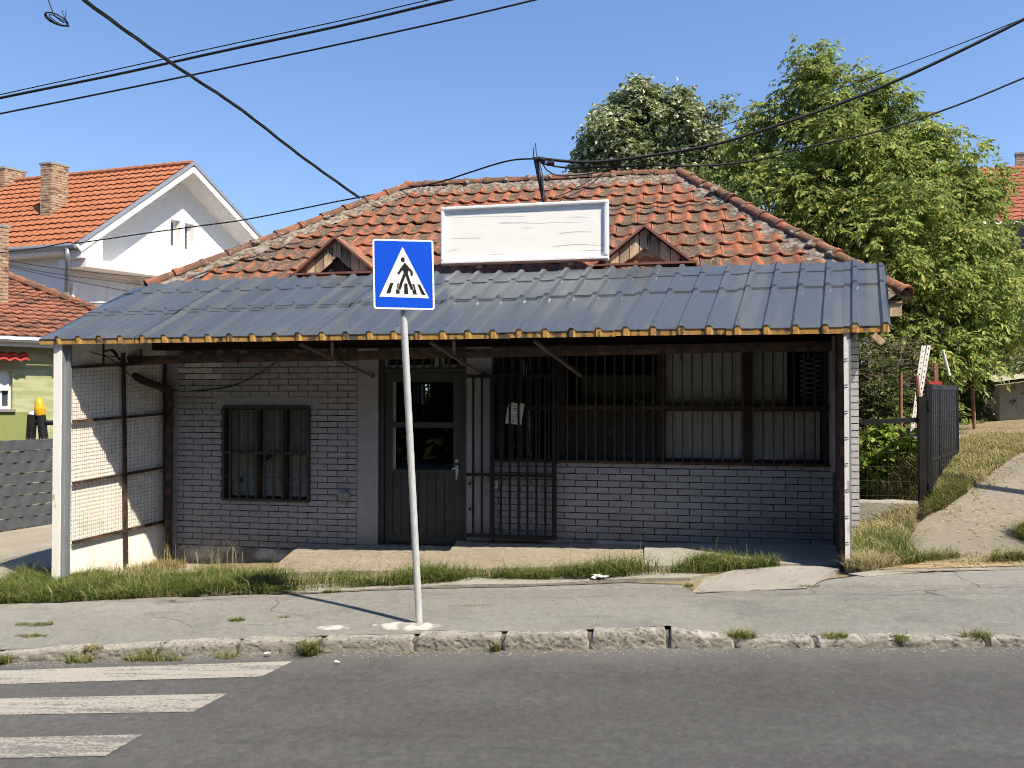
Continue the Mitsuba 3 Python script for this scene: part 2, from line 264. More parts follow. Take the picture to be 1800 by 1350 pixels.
mat('m_fence', lambda p, n, uv: mix((0.060, 0.067, 0.080), (0.085, 0.093, 0.108), noise(p.x * 9, p.y * 9, p.z * 9)), 0.5)
mat('m_yellow', (0.680, 0.357, 0.009), 0.3, spec=0.5, clearcoat=0.6)
mat('m_blackpaint', lambda p, n, uv: mix((0.006, 0.006, 0.007), (0.018, 0.019, 0.02), fbm(p.x * 9, p.y * 9, p.z * 6, 3)), 0.55, spec=0.3)
mat('m_shedwall', lambda p, n, uv: mix((0.288, 0.264, 0.224), (0.360, 0.336, 0.288), fbm(p.x * 4, p.y * 4, p.z * 4, 3)), 0.9)
mat('m_redtrim', (0.45, 0.05, 0.05), 0.5)
mat('m_bark', lambda p, n, uv: mix((0.09, 0.07, 0.05), (0.19, 0.155, 0.12), fbm(p.x * 16, p.y * 16, p.z * 5, 3)), 0.95)
mat('m_steel', lambda p, n, uv: mix((0.17, 0.15, 0.13), (0.12, 0.085, 0.065), fbm(p.x * 14, p.y * 14, p.z * 14, 2)), 0.6)
mat('m_plinth_dark', lambda p, n, uv: mix((0.05, 0.045, 0.038), (0.14, 0.13, 0.11), fbm(p.x * 20, p.y * 20, p.z * 20, 3)), 0.95)
mat('m_hill', (0.06, 0.07, 0.03), 0.95)
mat('m_straw', (0.320, 0.256, 0.144), 0.9)
scene['m_leaf'] = {'type': 'principledthin', 'base_color': {'type': 'mesh_attribute', 'name': 'vertex_color'}, 'roughness': 0.42, 'diff_trans': 0.7, 'spec_trans': 0.0, 'eta': 1.5}
scene['m_grass'] = {'type': 'principledthin', 'base_color': {'type': 'mesh_attribute', 'name': 'vertex_color'}, 'roughness': 0.6, 'diff_trans': 0.6, 'spec_trans': 0.0, 'eta': 1.3}
# ---------------------------------------------------------------- ground, road, kerb, pavement
def yk(x): return np.interp(x, [-16, -5.3, -3.1, -1.7, .1, 2.4, 16], [4.6, 5.49, 5.68, 5.73, 5.76, 5.75, 5.75])
YK = 5.74      # the kerb's face towards the road
xs = np.unique(np.concatenate([np.linspace(-300, -16, 12), np.linspace(-16, 16, 129), np.linspace(16, 300, 12)]))
ys = np.unique(np.concatenate([[YK + 0.12], np.linspace(YK + 0.2, 18, 70), np.linspace(18, 400, 20)]))
def sheet(fn, xs, ys):
    X, Y = np.meshgrid(xs, ys, indexing='ij'); return MB().grid(np.stack([X, Y, fn(X, Y)], -1))
rough = lambda X, Y: (nfbm(np.stack([X * 1.7, Y * 1.7, X * 0], -1), 3) - 0.5)
struct('ground', sheet(lambda X, Y: gz(X, Y) - 0.035 + 0.03 * rough(X, Y) - 0.08 * (Y < 6.5), xs, ys), 'm_soil', smooth=True)
struct('road', sheet(lambda X, Y: S * np.clip(X, -16, 16), xs, np.array([-0.7, 1, 2.5, 4, 5.2, YK + 0.06])), 'm_road')
struct('far_pavement', sheet(lambda X, Y: S * np.clip(X, -16, 16) + 0.13, xs, np.array([-300, -40, -9.6, -3, -0.82])), 'm_pave')
MBk = MB()
for x0 in np.arange(-12, 12, 0.8): z = S * (x0 + .4); MBk.box(x0 + .004, x0 + .796, -0.82, -0.7, z - .1, z + .13)
struct('far_kerb', MBk, 'm_conc')
# kerb stones: joints measured along the kerb, the last ones sink into a dropped kerb
jx = [PG(x, 1130)[0] for x in (-260, -120, 7, 150, 273, 403, 545, 713, 872, 1030, 1176, 1300)]
jx = jx + [jx[-1] + 0.55 * k for k in range(1, 9)]
def kh(x): return np.interp(x, [-16, -5.3, -4.4, -3.3, -1.9, -.5, .1, .6, 16], [.075, .078, .088, .10, .107, .122, .135, .06, .055])
labels['kerb'] = {'kind': 'structure'}
for a, b in zip(jx[:-1], jx[1:]):
    u = np.linspace(0, 1, 26); g = rng.uniform(0.002, 0.008); X = a + g + (b - a - 2 * g) * u
    end = np.minimum(1, np.minimum(u, 1 - u) / 0.03); end = 0.5 + 0.5 * np.sqrt(np.clip(end, 0, 1))
    prof = [(0.0, -0.05), (0.0, 0.35), (0.002, 0.7), (0.006, 0.88), (0.018, 0.975), (0.05, 1.0), (0.105, 1.0), (0.145, 0.99), (0.16, 0.9), (0.165, -0.3)]
    P = np.zeros((len(u), len(prof), 3)); tilt = rng.normal(0, 0.008); push = rng.normal(0, 0.006)
    for j, (dy, fz) in enumerate(prof):
        h = kh(X) + tilt * (u - .5)
        P[:, j, 0] = X; P[:, j, 1] = yk(X) + push + dy + (1 - end) * 0.03 * (dy < 0.1); P[:, j, 2] = S * X + h * fz * (end if fz > 0.5 else 1)
    q = P.reshape(-1, 3) * np.array([9, 22, 22]); P += ((nfbm(q, 3, 3) - 0.5) * 0.022).reshape(len(u), len(prof), 1) * np.array([0, 1, 0.35])
    m = MB().grid(P); n = len(prof)
    for e, fl in ((0, 1), (len(u) - 1, -1)):
        m.add(np.vstack([P[e], P[e].mean(0)]), np.array([[k, k + 1, n] for k in range(n - 1)])[:, ::fl])
    put('kerb__stone', m, 'm_kerb', smooth=35)
x = np.linspace(-14, 5, 120); prof = [(.012, -.1), (.012, .70), (.03, .78), (.16, .80)]; put('kerb__joint_fill', MB().grid(np.stack([np.stack([x, yk(x) + dy, S * x + kh(x) * fz], -1) for dy, fz in prof], 1)), 'm_plinth_dark')
# pavement: asphalt sheet with an uneven back edge
bx = [(-400, 1120), (-120, 1070), (0, 1058), (120, 1055), (300, 1046), (420, 1043), (520, 1041), (640, 1036), (750, 1032), (900, 1029), (1000, 1025), (1100, 1021), (1205, 1023), (1215, 1040), (1300, 1036), (1420, 1032), (1445, 1015), (1500, 1008), (1650, 1002), (1800, 996), (2200, 985), (2700, 980)]
edge = np.array([PG(*q)[:2] for q in bx]); edge = edge[np.argsort(edge[:, 0])]
px_ = np.linspace(-16, 16, 500); pe = np.interp(px_, edge[:, 0], edge[:, 1]) + 0.05 * (nfbm(np.stack([px_ * 3, px_ * 0, px_ * 0], -1), 3) - 0.5)
tt = np.linspace(0, 1, 26); PX = px_[:, None] + 0 * tt; Y0 = yk(PX) + 0.10; PYY = Y0 + (pe[:, None] - Y0) * tt
def sink(x, y): return (0.13 - kh(x)) * np.clip(1 - (y - yk(x) - .10) / 0.75, 0, 1)
drop = sink(PX, PYY)
PZZ = S * PX + 0.122 - drop + 0.012 * rough(PX * .7, PYY * .7) + 0.008
PZZ[:, -1] -= 0.06
struct('pavement', MB().grid(np.stack([PX, PYY, PZZ], -1)), 'm_pave', smooth=True)
# pale worn concrete along the pavement's back edge and the apron before the right-hand post
def ground_poly(pxs, off, th=0.03, mt='m_conc', name='concrete', sub=0.12):
    P = np.array([PG(*q)[:2] for q in pxs]); pl = Polygon(P).buffer(0.02).buffer(-0.02)
    x0, y0, x1, y1 = pl.bounds
    m = trimesh.creation.extrude_polygon(pl.segmentize(sub), th, engine='earcut'); v, f = trimesh.remesh.subdivide_to_size(np.array(m.vertices), np.array(m.faces), 0.25)
    v[:, 2] += S * v[:, 0] + 0.13 + off - th; v[:, :2] += 0.03 * (np.stack([nfbm(v * [6, 6, 0], 3, 1), nfbm(v * [6, 6, 0], 3, 2)], -1) - .5)
    return struct(name, (v, f), mt)
ground_poly([(1215, 1042), (1238, 1018), (1290, 1002), (1375, 995), (1440, 996), (1475, 1001), (1448, 1012), (1425, 1034), (1330, 1039)], 0.004, th=0.08, name='concrete_apron')
ground_poly([(350, 1047), (440, 1042), (560, 1041), (680, 1034), (800, 1028), (950, 1027), (1100, 1018), (1212, 1016), (1240, 1010), (1100, 1006), (900, 1012), (700, 1020), (500, 1030), (380, 1036)], 0.004, th=0.08, name='pavement_edging')
ground_poly([(1492, 1009), (1560, 1000), (1800, 988), (1800, 997), (1650, 1003), (1520, 1014)], 0.004, th=0.08, name='pavement_edging')
m = MB()
labels['zebra_crossing'] = {'kind': 'structure'}
for (a, b, c, d) in [((-330, 1190), (515, 1163), (460, 1190), (-300, 1212)), ((-330, 1236), (400, 1220), (340, 1252), (-300, 1262)), ((-330, 1305), (250, 1292), (185, 1330), (-300, 1340)), ((-330, 1398), (60, 1395), (-30, 1450), (-300, 1460)), ((-330, 1530), (-160, 1530), (-290, 1620), (-360, 1630))]:
    P = np.array([PG(*q, 0.0) + [0, 0, 0.004] for q in (d, c, b, a)]); put('zebra_crossing__stripe', MB().add(P, [[0, 1, 2, 3]]), 'm_paint')
# driveway on the right, grey drive on the left
def f_land(X, Y): return gz(X, Y)
xs2 = np.linspace(-14.2, -6.7, 30); struct('side_drive', sheet(lambda X, Y: gz(X, Y) - 0.004 + 0.02 * rough(X, Y), xs2, np.linspace(7.05, 16, 40)), 'm_drive', smooth=True)
def land(x, y):
    r = ray(x, y); t = np.linspace(3, 40, 4000); p = CAM + r * t[:, None]; k = np.argmax(p[:, 2] < gz(p[:, 0], p[:, 1])); return p[k]
lp = np.array([land(*q)[:2] for q in ((1545, 1003), (1585, 985), (1592, 955), (1608, 925), (1645, 903), (1700, 866), (1760, 818), (1815, 788))])
yy = np.linspace(lp[0, 1] - .1, 17, 40); l = np.interp(yy, lp[:, 1], lp[:, 0]); l = np.where(yy > lp[-1, 1], lp[-1, 0] + (yy - lp[-1, 1]) * .55, l); r_ = l + 3.4
u = np.linspace(0, 1, 16); X = l[:, None] + (r_ - l)[:, None] * u + .30 * (1 - u) * (nfbm(np.stack([yy * 5, yy * 0, yy * 0], -1), 3, 8) - .5)[:, None] + .08 * (nfbm(np.stack([yy * 2, yy * 0, yy * 0], -1), 3) - .5)[:, None]; Y = yy[:, None] + 0 * u
struct('driveway', MB().grid(np.stack([X, Y, gz(X, Y) + 0.006 + 0.02 * rough(X, Y)], -1), flip=True), 'm_drive', smooth=True)

# ---------------------------------------------------------------- porch slabs before the house
D = 8.9        # the plane of the front wall
def xw(x, y=800): return PY(x, y, D)[0]
def zw(x, y): return PY(x, y, D)[2]
labels['porch'] = {'kind': 'structure'}
for (xa, xb, za, zb, yf, mt) in [(-6.05, -4.31, -0.27, -0.25, 8.15, 'm_slab'), (-4.30, -2.32, 0.02, 0.06, 8.02, 'm_slab'), (-2.315, -0.12, 0.13, 0.16, 7.98, 'm_slab'), (-0.115, 1.95, 0.19, 0.225, 7.9, 'm_conc')]:
    nx = 24; X = np.linspace(xa, xb, nx); Yg = np.array([yf, yf + .03, 8.2, 8.5, 8.7, D + 0.02])
    P = np.zeros((nx, len(Yg), 3)); P[..., 0] = X[:, None]; P[..., 1] = Yg[None]; gzf = gz(X, yf) - .02
    zt = np.interp(X, [xa, xb], [za, zb])
    fall = np.interp(Yg, [yf, D], [0, 1]); P[..., 2] = np.minimum(zt, gzf + .03)[:, None] * (1 - fall) + zt[:, None] * fall + 0.006 * rough(P[..., 0] * 2, P[..., 1] * 2)
    if xa < -5: P[..., 2] = np.maximum(P[..., 2], gz(P[..., 0], P[..., 1]) - .04)
    m = MB().grid(P)
    for e, fl in ((0, False), (nx - 1, True)):
        q = np.stack([P[e], P[e] * [1, 1, 0] + [0, 0, -0.6]], 0); m.grid(q, flip=not fl)
    q = np.stack([P[:, 0], P[:, 0] * [1, 1, 0] + [0, 0, -0.6]], 1); m.grid(q)
    put('porch__slab', m, mt)

# ---------------------------------------------------------------- the house
H = thing('house', 'low house with clay tiled hip roof and painted brick front under a canopy', 'house')
XL, XR = xw(292), xw(1510)
lw = (xw(392), xw(545), zw(470, 881), zw(470, 714))       # left window: x0 x1 z0 z1
dr_ = (xw(664), xw(820), 0.05, zw(740, 622))              # door with its transom
rw = (xw(868), xw(1458), zw(1160, 816), zw(1160, 612))    # long right-hand window
ztop = 2.75
FWk = H + '__front_wall'
m = MB(); yb0, yb1 = D + 0.012, D + 0.28
def wallbox(x0, x1, z0, z1): m.box(x0, x1, yb0, yb1, z0, z1)
wallbox(XL, lw[0], -0.6, ztop); wallbox(lw[0], lw[1], -0.6, lw[2]); wallbox(lw[0], lw[1], lw[3], ztop); wallbox(lw[1], dr_[0], -0.6, ztop)
wallbox(dr_[0], dr_[1], -0.6, dr_[2]); wallbox(dr_[0], dr_[1], dr_[3], ztop); wallbox(dr_[1], rw[0], -0.6, ztop)
wallbox(rw[0], rw[1], -0.6, rw[2]); wallbox(rw[0], rw[1], rw[3], ztop); wallbox(rw[1], XR, -0.6, ztop)
put(FWk, m, 'm_mortar')
# side and back walls, floor and ceiling of the dark room; a small barred opening at the back
m = MB(); SH = 0.14; yB = 14.2
def skew(x, y): return x + SH * (y - D)
def wallq(xa, ya, xb, yb, z0, z1, t=0.2):
    d = np.array([xb - xa, yb - ya]); d /= np.linalg.norm(d); nrm = np.array([-d[1], d[0]]) * t
    v = [[xa, ya, z0], [xb, yb, z0], [xb + nrm[0], yb + nrm[1], z0], [xa + nrm[0], ya + nrm[1], z0], [xa, ya, z1], [xb, yb, z1], [xb + nrm[0], yb + nrm[1], z1], [xa + nrm[0], ya + nrm[1], z1]]
    m.add(v, [[0, 3, 2, 1], [4, 5, 6, 7], [0, 1, 5, 4], [1, 2, 6, 5], [2, 3, 7, 6], [3, 0, 4, 7]])
wallq(XL + 0.2, D + .29, skew(XL + .2, yB), yB, -.6, ztop); wallq(XR, D + .29, skew(XR, yB), yB, -.6, ztop)
ow = PY(728, 711, 12.2)[0], PY(755, 711, 12.2)[0], PY(740, 711, 12.2)[2], PY(740, 676, 12.2)[2]
wallq(XL + .3, 12.2, ow[0], 12.2, -.6, ztop); wallq(ow[1], 12.2, XR, 12.2, -.6, ztop); wallq(ow[0], 12.2, ow[1], 12.2, -.6, ow[2]); wallq(ow[0], 12.2, ow[1], 12.2, ow[3], ztop)
wallq(skew(XL + .3, yB), yB, ow[0] - .5, yB, -.6, ztop); wallq(ow[1] + .5, yB, skew(XR, yB), yB, -.6, ztop)
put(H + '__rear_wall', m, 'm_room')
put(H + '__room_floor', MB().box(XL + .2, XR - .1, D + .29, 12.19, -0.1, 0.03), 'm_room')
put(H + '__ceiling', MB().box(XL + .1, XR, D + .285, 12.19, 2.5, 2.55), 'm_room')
m = MB()
for k in range(4): x = ow[0] + (ow[1] - ow[0]) * (k + .5) / 4; m.box(x - .012, x + .012, 12.22, 12.24, ow[2], ow[3])
for k in range(2): z = ow[2] + (ow[3] - ow[2]) * (k + 1) / 3; m.box(ow[0], ow[1], 12.241, 12.25, z - .008, z + .008)
put(H + '__rear_window_grille', m, 'm_iron')

# painted facing bricks, long and thin, laid in half bond
bz = MB(); c_ = 0.03
bz.add([[-.5, -.5, -.5], [.5, -.5, -.5], [.5, -.5, .5], [-.5, -.5, .5], [-.5, .5, -.5], [.5, .5, -.5], [.5, .5, .5], [-.5, .5, .5]], [[0, 1, 2, 3], [0, 4, 5, 1], [3, 2, 6, 7], [0, 3, 7, 4], [1, 5, 6, 2]])
BRK = mikit.ply(bz.mesh(), 'm_wall')
def brick(parent, x0, x1, z0, z1, mt='m_wall'):
    if x1 - x0 < 0.03: return
    dy = rng.uniform(0, 0.004); x, z = (x0 + x1) / 2, (z0 + z1) / 2
    tw = T().translate([x, D + 0.007 - dy, z]).rotate([0, 1, 0], rng.normal(0, 0.12)).scale([x1 - x0, 0.016, z1 - z0])
    copy(parent + '__brick', BRK, tw, mt)
def courses(x0, x1, zb, n, pitch, per, phase, holes, j=0.0125, skip=lambda x, k: False):
    for k in range(n):
        z0 = zb + k * pitch; cuts = [(x0, x1)]
        for (hx0, hx1, hz0, hz1) in holes:
            if z0 + pitch * .5 > hz0 and z0 + pitch * .5 < hz1:
                cuts = [seg for (a, b) in cuts for seg in ((a, min(b, hx0)), (max(a, hx1), b)) if seg[1] - seg[0] > .02]
        for a, b in cuts:
            q = phase + (per / 2 if k % 2 else 0) + per * math.floor((a - phase) / per - 1)
            while q < b:
                l_, r2 = max(a, q + j / 2), min(b, q + per - j / 2)
                jj = j * rng.uniform(0.75, 1.1)
                if r2 - l_ > .03: brick(FWk, l_, r2, z0 + jj / 2, z0 + pitch - jj / 2, 'm_patch' if skip((l_ + r2) / 2, z0) else 'm_wall')
                q += per
xl0, xl1 = xw(312), xw(627)
zL = zw(470, 941) - 2 * 0.0749
patch = (xw(320), xw(388), zw(350, 668), zw(350, 637))
bandL = (xw(378), xw(560), zL + math.floor((lw[3] + .005 - zL) / .0749) * .0749, zL + math.ceil((zw(470, 700) - zL) / .0749) * .0749)
courses(xl0, xl1, zL, 32, 0.0749, 0.26, xw(356), [(lw[0] - .01, lw[1] + .01, lw[2] - .012, lw[3] + .01), bandL], skip=lambda x, z: patch[0] < x < patch[1] and patch[2] - .02 < z < patch[3] - .02)
zR = zw(1160, 940) - .0749
courses(rw[0] - .02, rw[1] + .03, zR, 11, 0.0749, 0.258, xw(1011), [])
courses(xw(1494), XR, zR - 3 * .0749, 36, 0.0749, 9.0, xw(1494) - 4.5, [])
# plain painted plaster: corner, band over the window, jambs of the door, band under the long window
def plaster(x0, x1, z0, z1, nm='plaster', y=D + .001, mt='m_wall'): put(FWk + '__' + nm, MB().box(x0, x1, y, D + .02, z0, z1), mt)
plaster(XL, xl0 - .006, -.25, ztop); plaster(bandL[0], lw[0] - .001, bandL[2], bandL[3]); plaster(lw[1] + .001, bandL[1], bandL[2], bandL[3]); plaster(lw[0], lw[1], lw[3], bandL[3]); plaster(xl1 + .006, dr_[0], -.02, ztop); plaster(dr_[1], rw[0] - .025, .1, ztop)
plaster(rw[0] - .02, rw[1], zR + 11 * .0749 + .008, rw[2]); plaster(rw[1] + .002, xw(1468) + .02, rw[2] - .05, ztop); plaster(xw(1470), xw(1494) - .006, .15, ztop)
for k in range(17):
    x = rw[0] + .1 + .258 * k
    if x < rw[1] - .05: put(FWk + '__joint_groove', MB().box(x - .006, x + .006, D - .001, D + .01, zR + 11 * .0749 + .01, zR + 11.55 * .0749), 'm_mortar')
X = np.linspace(XL - .01, xw(628), 60); Z = np.linspace(-.5, zL - .004, 10); P = np.zeros((60, 10, 3)); P[..., 0] = X[:, None]; P[..., 2] = Z[None] + .03 * (nfbm(np.stack([X * 3, X * 0, X * 0], -1), 2) - .5)[:, None] * (np.arange(10) == 9)
P[..., 1] = D - .012 + .02 * (nfbm(P * 9, 3) - .5); P[:, -1, 1] = D + .02
put(H + '__plinth', MB().grid(P), 'm_plinth', smooth=True)
X = np.linspace(rw[0], .9, 50); P = np.zeros((50, 5, 3)); P[..., 0] = X[:, None]; P[..., 2] = np.linspace(.1, zR - .004, 5)[None]; P[..., 1] = D - .006 + .016 * (nfbm(P * 11, 3) - .5); P[:, -1, 1] = D + .02
put(H + '__plinth', MB().grid(P), 'm_plinth', smooth=True)

# left window: sashes, panes (two broken), curtain, grille
W1 = H + '__window'
x0, x1, z0, z1 = lw
fr = MB().box(x0, x0 + .05, D + .06, D + .14, z0, z1).box(x1 - .05, x1, D + .06, D + .14, z0, z1).box(x0 + .05, x1 - .05, D + .06, D + .14, z1 - .05, z1).box(x0 + .05, x1 - .05, D + .06, D + .14, z0, z0 + .05)
xa, xb = xw(448, 800), xw(496, 800)
for x in (xa, xb): fr.box(x - .03, x + .03, D + .065, D + .135, z0 + .05, z1 - .05)
zm = zw(470, 796)
put(W1, fr, 'm_brownwood')
put(W1 + '__transom_bar', MB().box(x0 + .05, x1 - .05, D + .055, D + .064, zm - .022, zm + .022), 'm_brownwood')
hole1 = Point(xw(414), zw(414, 845)).buffer(.05); hole1 = affinity.scale(hole1, .9, 1.15)
brk = Polygon([(xw(452, 830), zw(452, 828)), (xw(460, 815), zw(460, 812)), (xw(470, 805), zw(470, 806)), (xw(478), zw(478, 803)), (xw(484), zw(484, 800)), (xw(494), zw(494, 806)), (xw(494), zw(494, 798)), (xw(452), zw(452, 798))])
for (a, b, c, d, hole) in [(x0 + .05, xa - .03, zm, z1 - .05, None), (x0 + .05, xa - .03, z0 + .05, zm, hole1), (xa + .03, xb - .03, zm, z1 - .05, None), (xa + .03, xb - .03, z0 + .05, zm, brk), (xb + .03, x1 - .05, z0 + .05, zm, None), (xb + .03, x1 - .05, zm, z1 - .05, None)]:
    pl = Polygon([(a, c), (b, c), (b, d), (a, d)])
    if hole: pl = pl.difference(hole)
    v, f = trimesh.creation.triangulate_polygon(pl, engine='earcut'); P3 = np.stack([v[:, 0], 0 * v[:, 0] + D + .10, v[:, 1]], -1)
    put(W1 + '__pane', (P3, f), 'm_glass')
cur = []
for (a, b) in ((x0 + .03, xa + .01), (xa + .01, x1 - .03)):
    X = np.linspace(a, b, 50); Z = np.linspace(z0 + .03, z1 - .03, 3); P = np.zeros((50, 3, 3)); P[..., 0] = X[:, None]; P[..., 2] = Z[None]; P[..., 1] = (D + .155 + .012 * np.sin(X * 70) + .01 * np.sin(X * 31))[:, None]
    put(W1 + '__curtain', MB().grid(P), 'm_curtain', smooth=True)
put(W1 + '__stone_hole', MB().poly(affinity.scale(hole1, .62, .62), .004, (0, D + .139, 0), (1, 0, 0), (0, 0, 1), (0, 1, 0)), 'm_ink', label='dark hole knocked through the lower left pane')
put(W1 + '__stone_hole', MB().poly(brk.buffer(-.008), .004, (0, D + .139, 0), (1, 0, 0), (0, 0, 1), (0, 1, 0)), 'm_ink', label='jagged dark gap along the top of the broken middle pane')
G1 = thing('window_grille', 'dark iron grille fixed over the small left window', 'grille')
put(G1 + '__frame', MB().box(x0, x0 + .03, D - .03, D, z0, z1).box(x1 - .03, x1, D - .03, D, z0, z1).box(x0 + .03, x1 - .03, D - .03, D, z1 - .03, z1).box(x0 + .03, x1 - .03, D - .03, D, z0, z0 + .03), 'm_iron')
put(G1 + '__rail', MB().box(x0 + .03, x1 - .03, D - .025, D - .005, zm - .016, zm + .016), 'm_iron')
for k in range(9): x = x0 + (x1 - x0) * (k + 1) / 10; put(G1 + '__bar', MB().box(x - .013, x + .013, D - .036, D - .0255, z0 + .02, z1 - .02), 'm_iron')
for z in (z0 + (z1 - z0) * .25, z0 + (z1 - z0) * .75): put(G1 + '__wire', MB().tube([[x0 + .03, D - .015, z], [x1 - .03, D - .015, z]], .004, 5), 'm_iron')

# door with glass over planks, transom above
DR = H + '__door'; x0, x1, z0, z1 = dr_[0] + .01, dr_[1] - .01, .06, zw(740, 655)
m = MB().box(dr_[0], dr_[0] + .06, D + .04, D + .16, .05, dr_[3]).box(dr_[1] - .06, dr_[1], D + .04, D + .16, .05, dr_[3]).box(dr_[0] + .06, dr_[1] - .06, D + .04, D + .16, z1, z1 + .05).box(dr_[0] + .06, dr_[1] - .06, D + .04, D + .16, dr_[3] - .04, dr_[3])
put(H + '__door_frame', m, 'm_door')
a, b = dr_[0] + .07, dr_[1] - .07; zg0, zg1, zg2, zt = zw(740, 827), zw(740, 752), zw(740, 744), zw(740, 671)
m = MB()
for q in ((a, a + .09, z0, z1 - .005), (b - .11, b, z0, z1 - .005), (a + .09, b - .11, z0, z0 + .1), (a + .09, b - .11, zg0 - .05, zg0), (a + .09, b - .11, zg1, zg2 + .01), (a + .09, b - .11, zt, z1 - .005)): m.box(q[0], q[1], D + .07, D + .115, q[2], q[3])
put(DR, m, 'm_door')
for c, d in ((zg0, zg1), (zg2 + .01, zt)): put(DR + '__pane', MB().add([[a + .09, D + .095, c], [b - .11, D + .095, c], [b - .11, D + .095, d], [a + .09, D + .095, d]], [[0, 1, 2, 3]]), 'm_glass')
put(DR + '__glazing_strip', MB().box(a + .09, a + .13, D + .085, D + .094, zg0, zt), 'm_curtain', label='pale strip along the left edge of the glass')
n = 7
for k in range(n): w = (b - .11 - a - .09) / n; xx = a + .09 + w * k; put(DR + '__plank', MB().box(xx + .004, xx + w - .004, D + .08 + rng.uniform(0, .004), D + .105, z0 + .1, zg0 - .05), 'm_door')
hx = xw(801)
put(DR + '__lock', MB().tube([[hx, D + .07, zw(801, 811)], [hx, D + .045, zw(801, 811)]], .02, 12), 'm_galv', smooth=30)
put(DR + '__handle', MB().box(hx - .016, hx + .016, D + .058, D + .07, zw(801, 838), zw(801, 819)).tube(smoothline([[hx, D + .06, zw(801, 823)], [hx, D + .02, zw(801, 823)], [hx - .03, D + .015, zw(801, 824)], [hx - .05, D + .02, zw(801, 825)]]), .008, 8), 'm_galv', smooth=30)
put(DR + '__keys', MB().tube([[hx, D + .05, zw(801, 833)], [hx + .002, D + .04, zw(801, 843)]], .007, 6).poly(Point(0, 0).buffer(.014), .003, (hx, D + .04, zw(801, 841)), (1, 0, 0), (0, 0, 1), (0, 1, 0)), 'm_galv')
TR = H + '__transom'; ta, tb, tz0, tz1 = dr_[0] + .06, dr_[1] - .06, z1 + .05, dr_[3] - .04
m = MB(); xm = xw(768)
for q in ((ta, ta + .05), (xm - .05, xm), (xm + .01, xm + .06), (tb - .05, tb)): m.box(q[0], q[1], D + .08, D + .12, tz0, tz1)
m.box(ta + .05, xm - .05, D + .08, D + .12, tz0, tz0 + .045).box(xm + .06, tb - .05, D + .08, D + .12, tz0, tz0 + .045)
put(TR, m, 'm_whiteplank')
for q in ((ta + .05, xm - .05), (xm + .06, tb - .05)): put(TR + '__pane', MB().add([[q[0], D + .1, tz0 + .045], [q[1], D + .1, tz0 + .045], [q[1], D + .1, tz1], [q[0], D + .1, tz1]], [[0, 1, 2, 3]]), 'm_glass')
for k in range(9): x = ta + (tb - ta) * (k + .5) / 9; put(TR + '__bar', MB().box(x - .012, x + .012, D + .05, D + .065, tz0, tz1), 'm_iron')

# long right-hand window: dark timber frame, dark boarded half, pale boarded half
W2 = H + '__long_window'; x0, x1, z0, z1 = rw; zm0, zm1 = zw(1160, 723), zw(1160, 711); xc = xw(1317); xs_ = xw(1162)
m = MB().box(x0, x0 + .06, D + .07, D + .16, z0, z1).box(x1 - .05, x1, D + .07, D + .16, z0, z1).box(x0 + .06, x1 - .05, D + .07, D + .16, z0, z0 + .06).box(x0 + .06, x1 - .05, D + .07, D + .16, z1 - .05, z1)
m.box(x0 + .06, x1 - .05, D + .075, D + .155, zm0, zm1)
for x, w in ((xc, .055), (xs_ + .01, .05), (xw(985), .04)): m.box(x - w, x + w, D + .08, D + .15, z0 + .06, zm0).box(x - w, x + w, D + .08, D + .15, zm1, z1 - .05)
put(W2, m, 'm_brownwood')
for (a, b) in ((x0 + .06, xw(985) - .04), (xw(985) + .04, xs_ - .04), (xs_ + .06, xc - .055), (xc + .055, x1 - .05)):
    for c, d in ((z0 + .06, zm0), (zm1, z1 - .05)): put(W2 + '__pane', MB().add([[a, D + .12, c], [b, D + .12, c], [b, D + .12, d], [a, D + .12, d]], [[0, 1, 2, 3]]), 'm_glass')
for (a, b, c, d, mt, w, nm) in ((xw(990), xs_ - .01, z0, zm0 + .02, 'm_shutter', .12, 'dark_board'), (xw(1020), xs_ - .01, zm1 - .02, z1 - .3, 'm_shutter', .12, 'dark_board'), (xw(1168), xc - .06, z0, zm0, 'm_whiteplank', .125, 'pale_board'), (xw(1156), xc - .06, zm1, z1, 'm_whiteplank', .125, 'pale_board'), (xc + .06, x1 - .06, z0, zm0, 'm_whiteplank', .125, 'pale_board'), (xc + .06, xw(1392), zm1, z1, 'm_whiteplank', .125, 'pale_board')):
    x = a
    while x < b - .02:
        e = min(x + w, b); put(W2 + '__' + nm, MB().box(x + .002, e - .002, D + .165 + rng.uniform(0, .006), D + .19, c, d), mt); x += w
m = MB()   # folding scissor lattice seen in the top right corner
for k in range(9):
    za = zm1 + .05 + k * .055
    m.bar([xw(1412), D + .2, za], [xw(1450), D + .2, za + .055], .006).bar([xw(1412), D + .2, za + .055], [xw(1450), D + .2, za], .006)
put(W2 + '__scissor_lattice', m, 'm_whiteplank')
m = MB()
for k in range(4):
    x = xw(880 + 16 * k); X = np.linspace(-.035, .035, 6); Z = np.linspace(z0 + .1, z1, 40); P = np.zeros((6, 40, 3)); P[..., 0] = x + X[:, None] + .006 * np.sin(Z * 60)[None]; P[..., 1] = D + .24 + .015 * np.cos(X * 40)[:, None] + .01 * np.sin(Z * 90 + k)[None]; P[..., 2] = Z[None]; m.grid(P)
put(W2 + '__net_curtain', m, 'm_shutter', smooth=True)
B2 = thing('window_grille', 'long iron bar grille across the wide right-hand window', 'grille')
put(B2 + '__frame', MB().box(x0, x1, D - .03, D - .005, z0, z0 + .03).box(x0, x1, D - .03, D - .005, z1 - .06, z1 - .03).box(x0, x1, D - .026, D - .008, (zm0 + zm1) / 2 - .016, (zm0 + zm1) / 2 + .016), 'm_rust')
xx = np.arange(xw(885), x1, .1085)
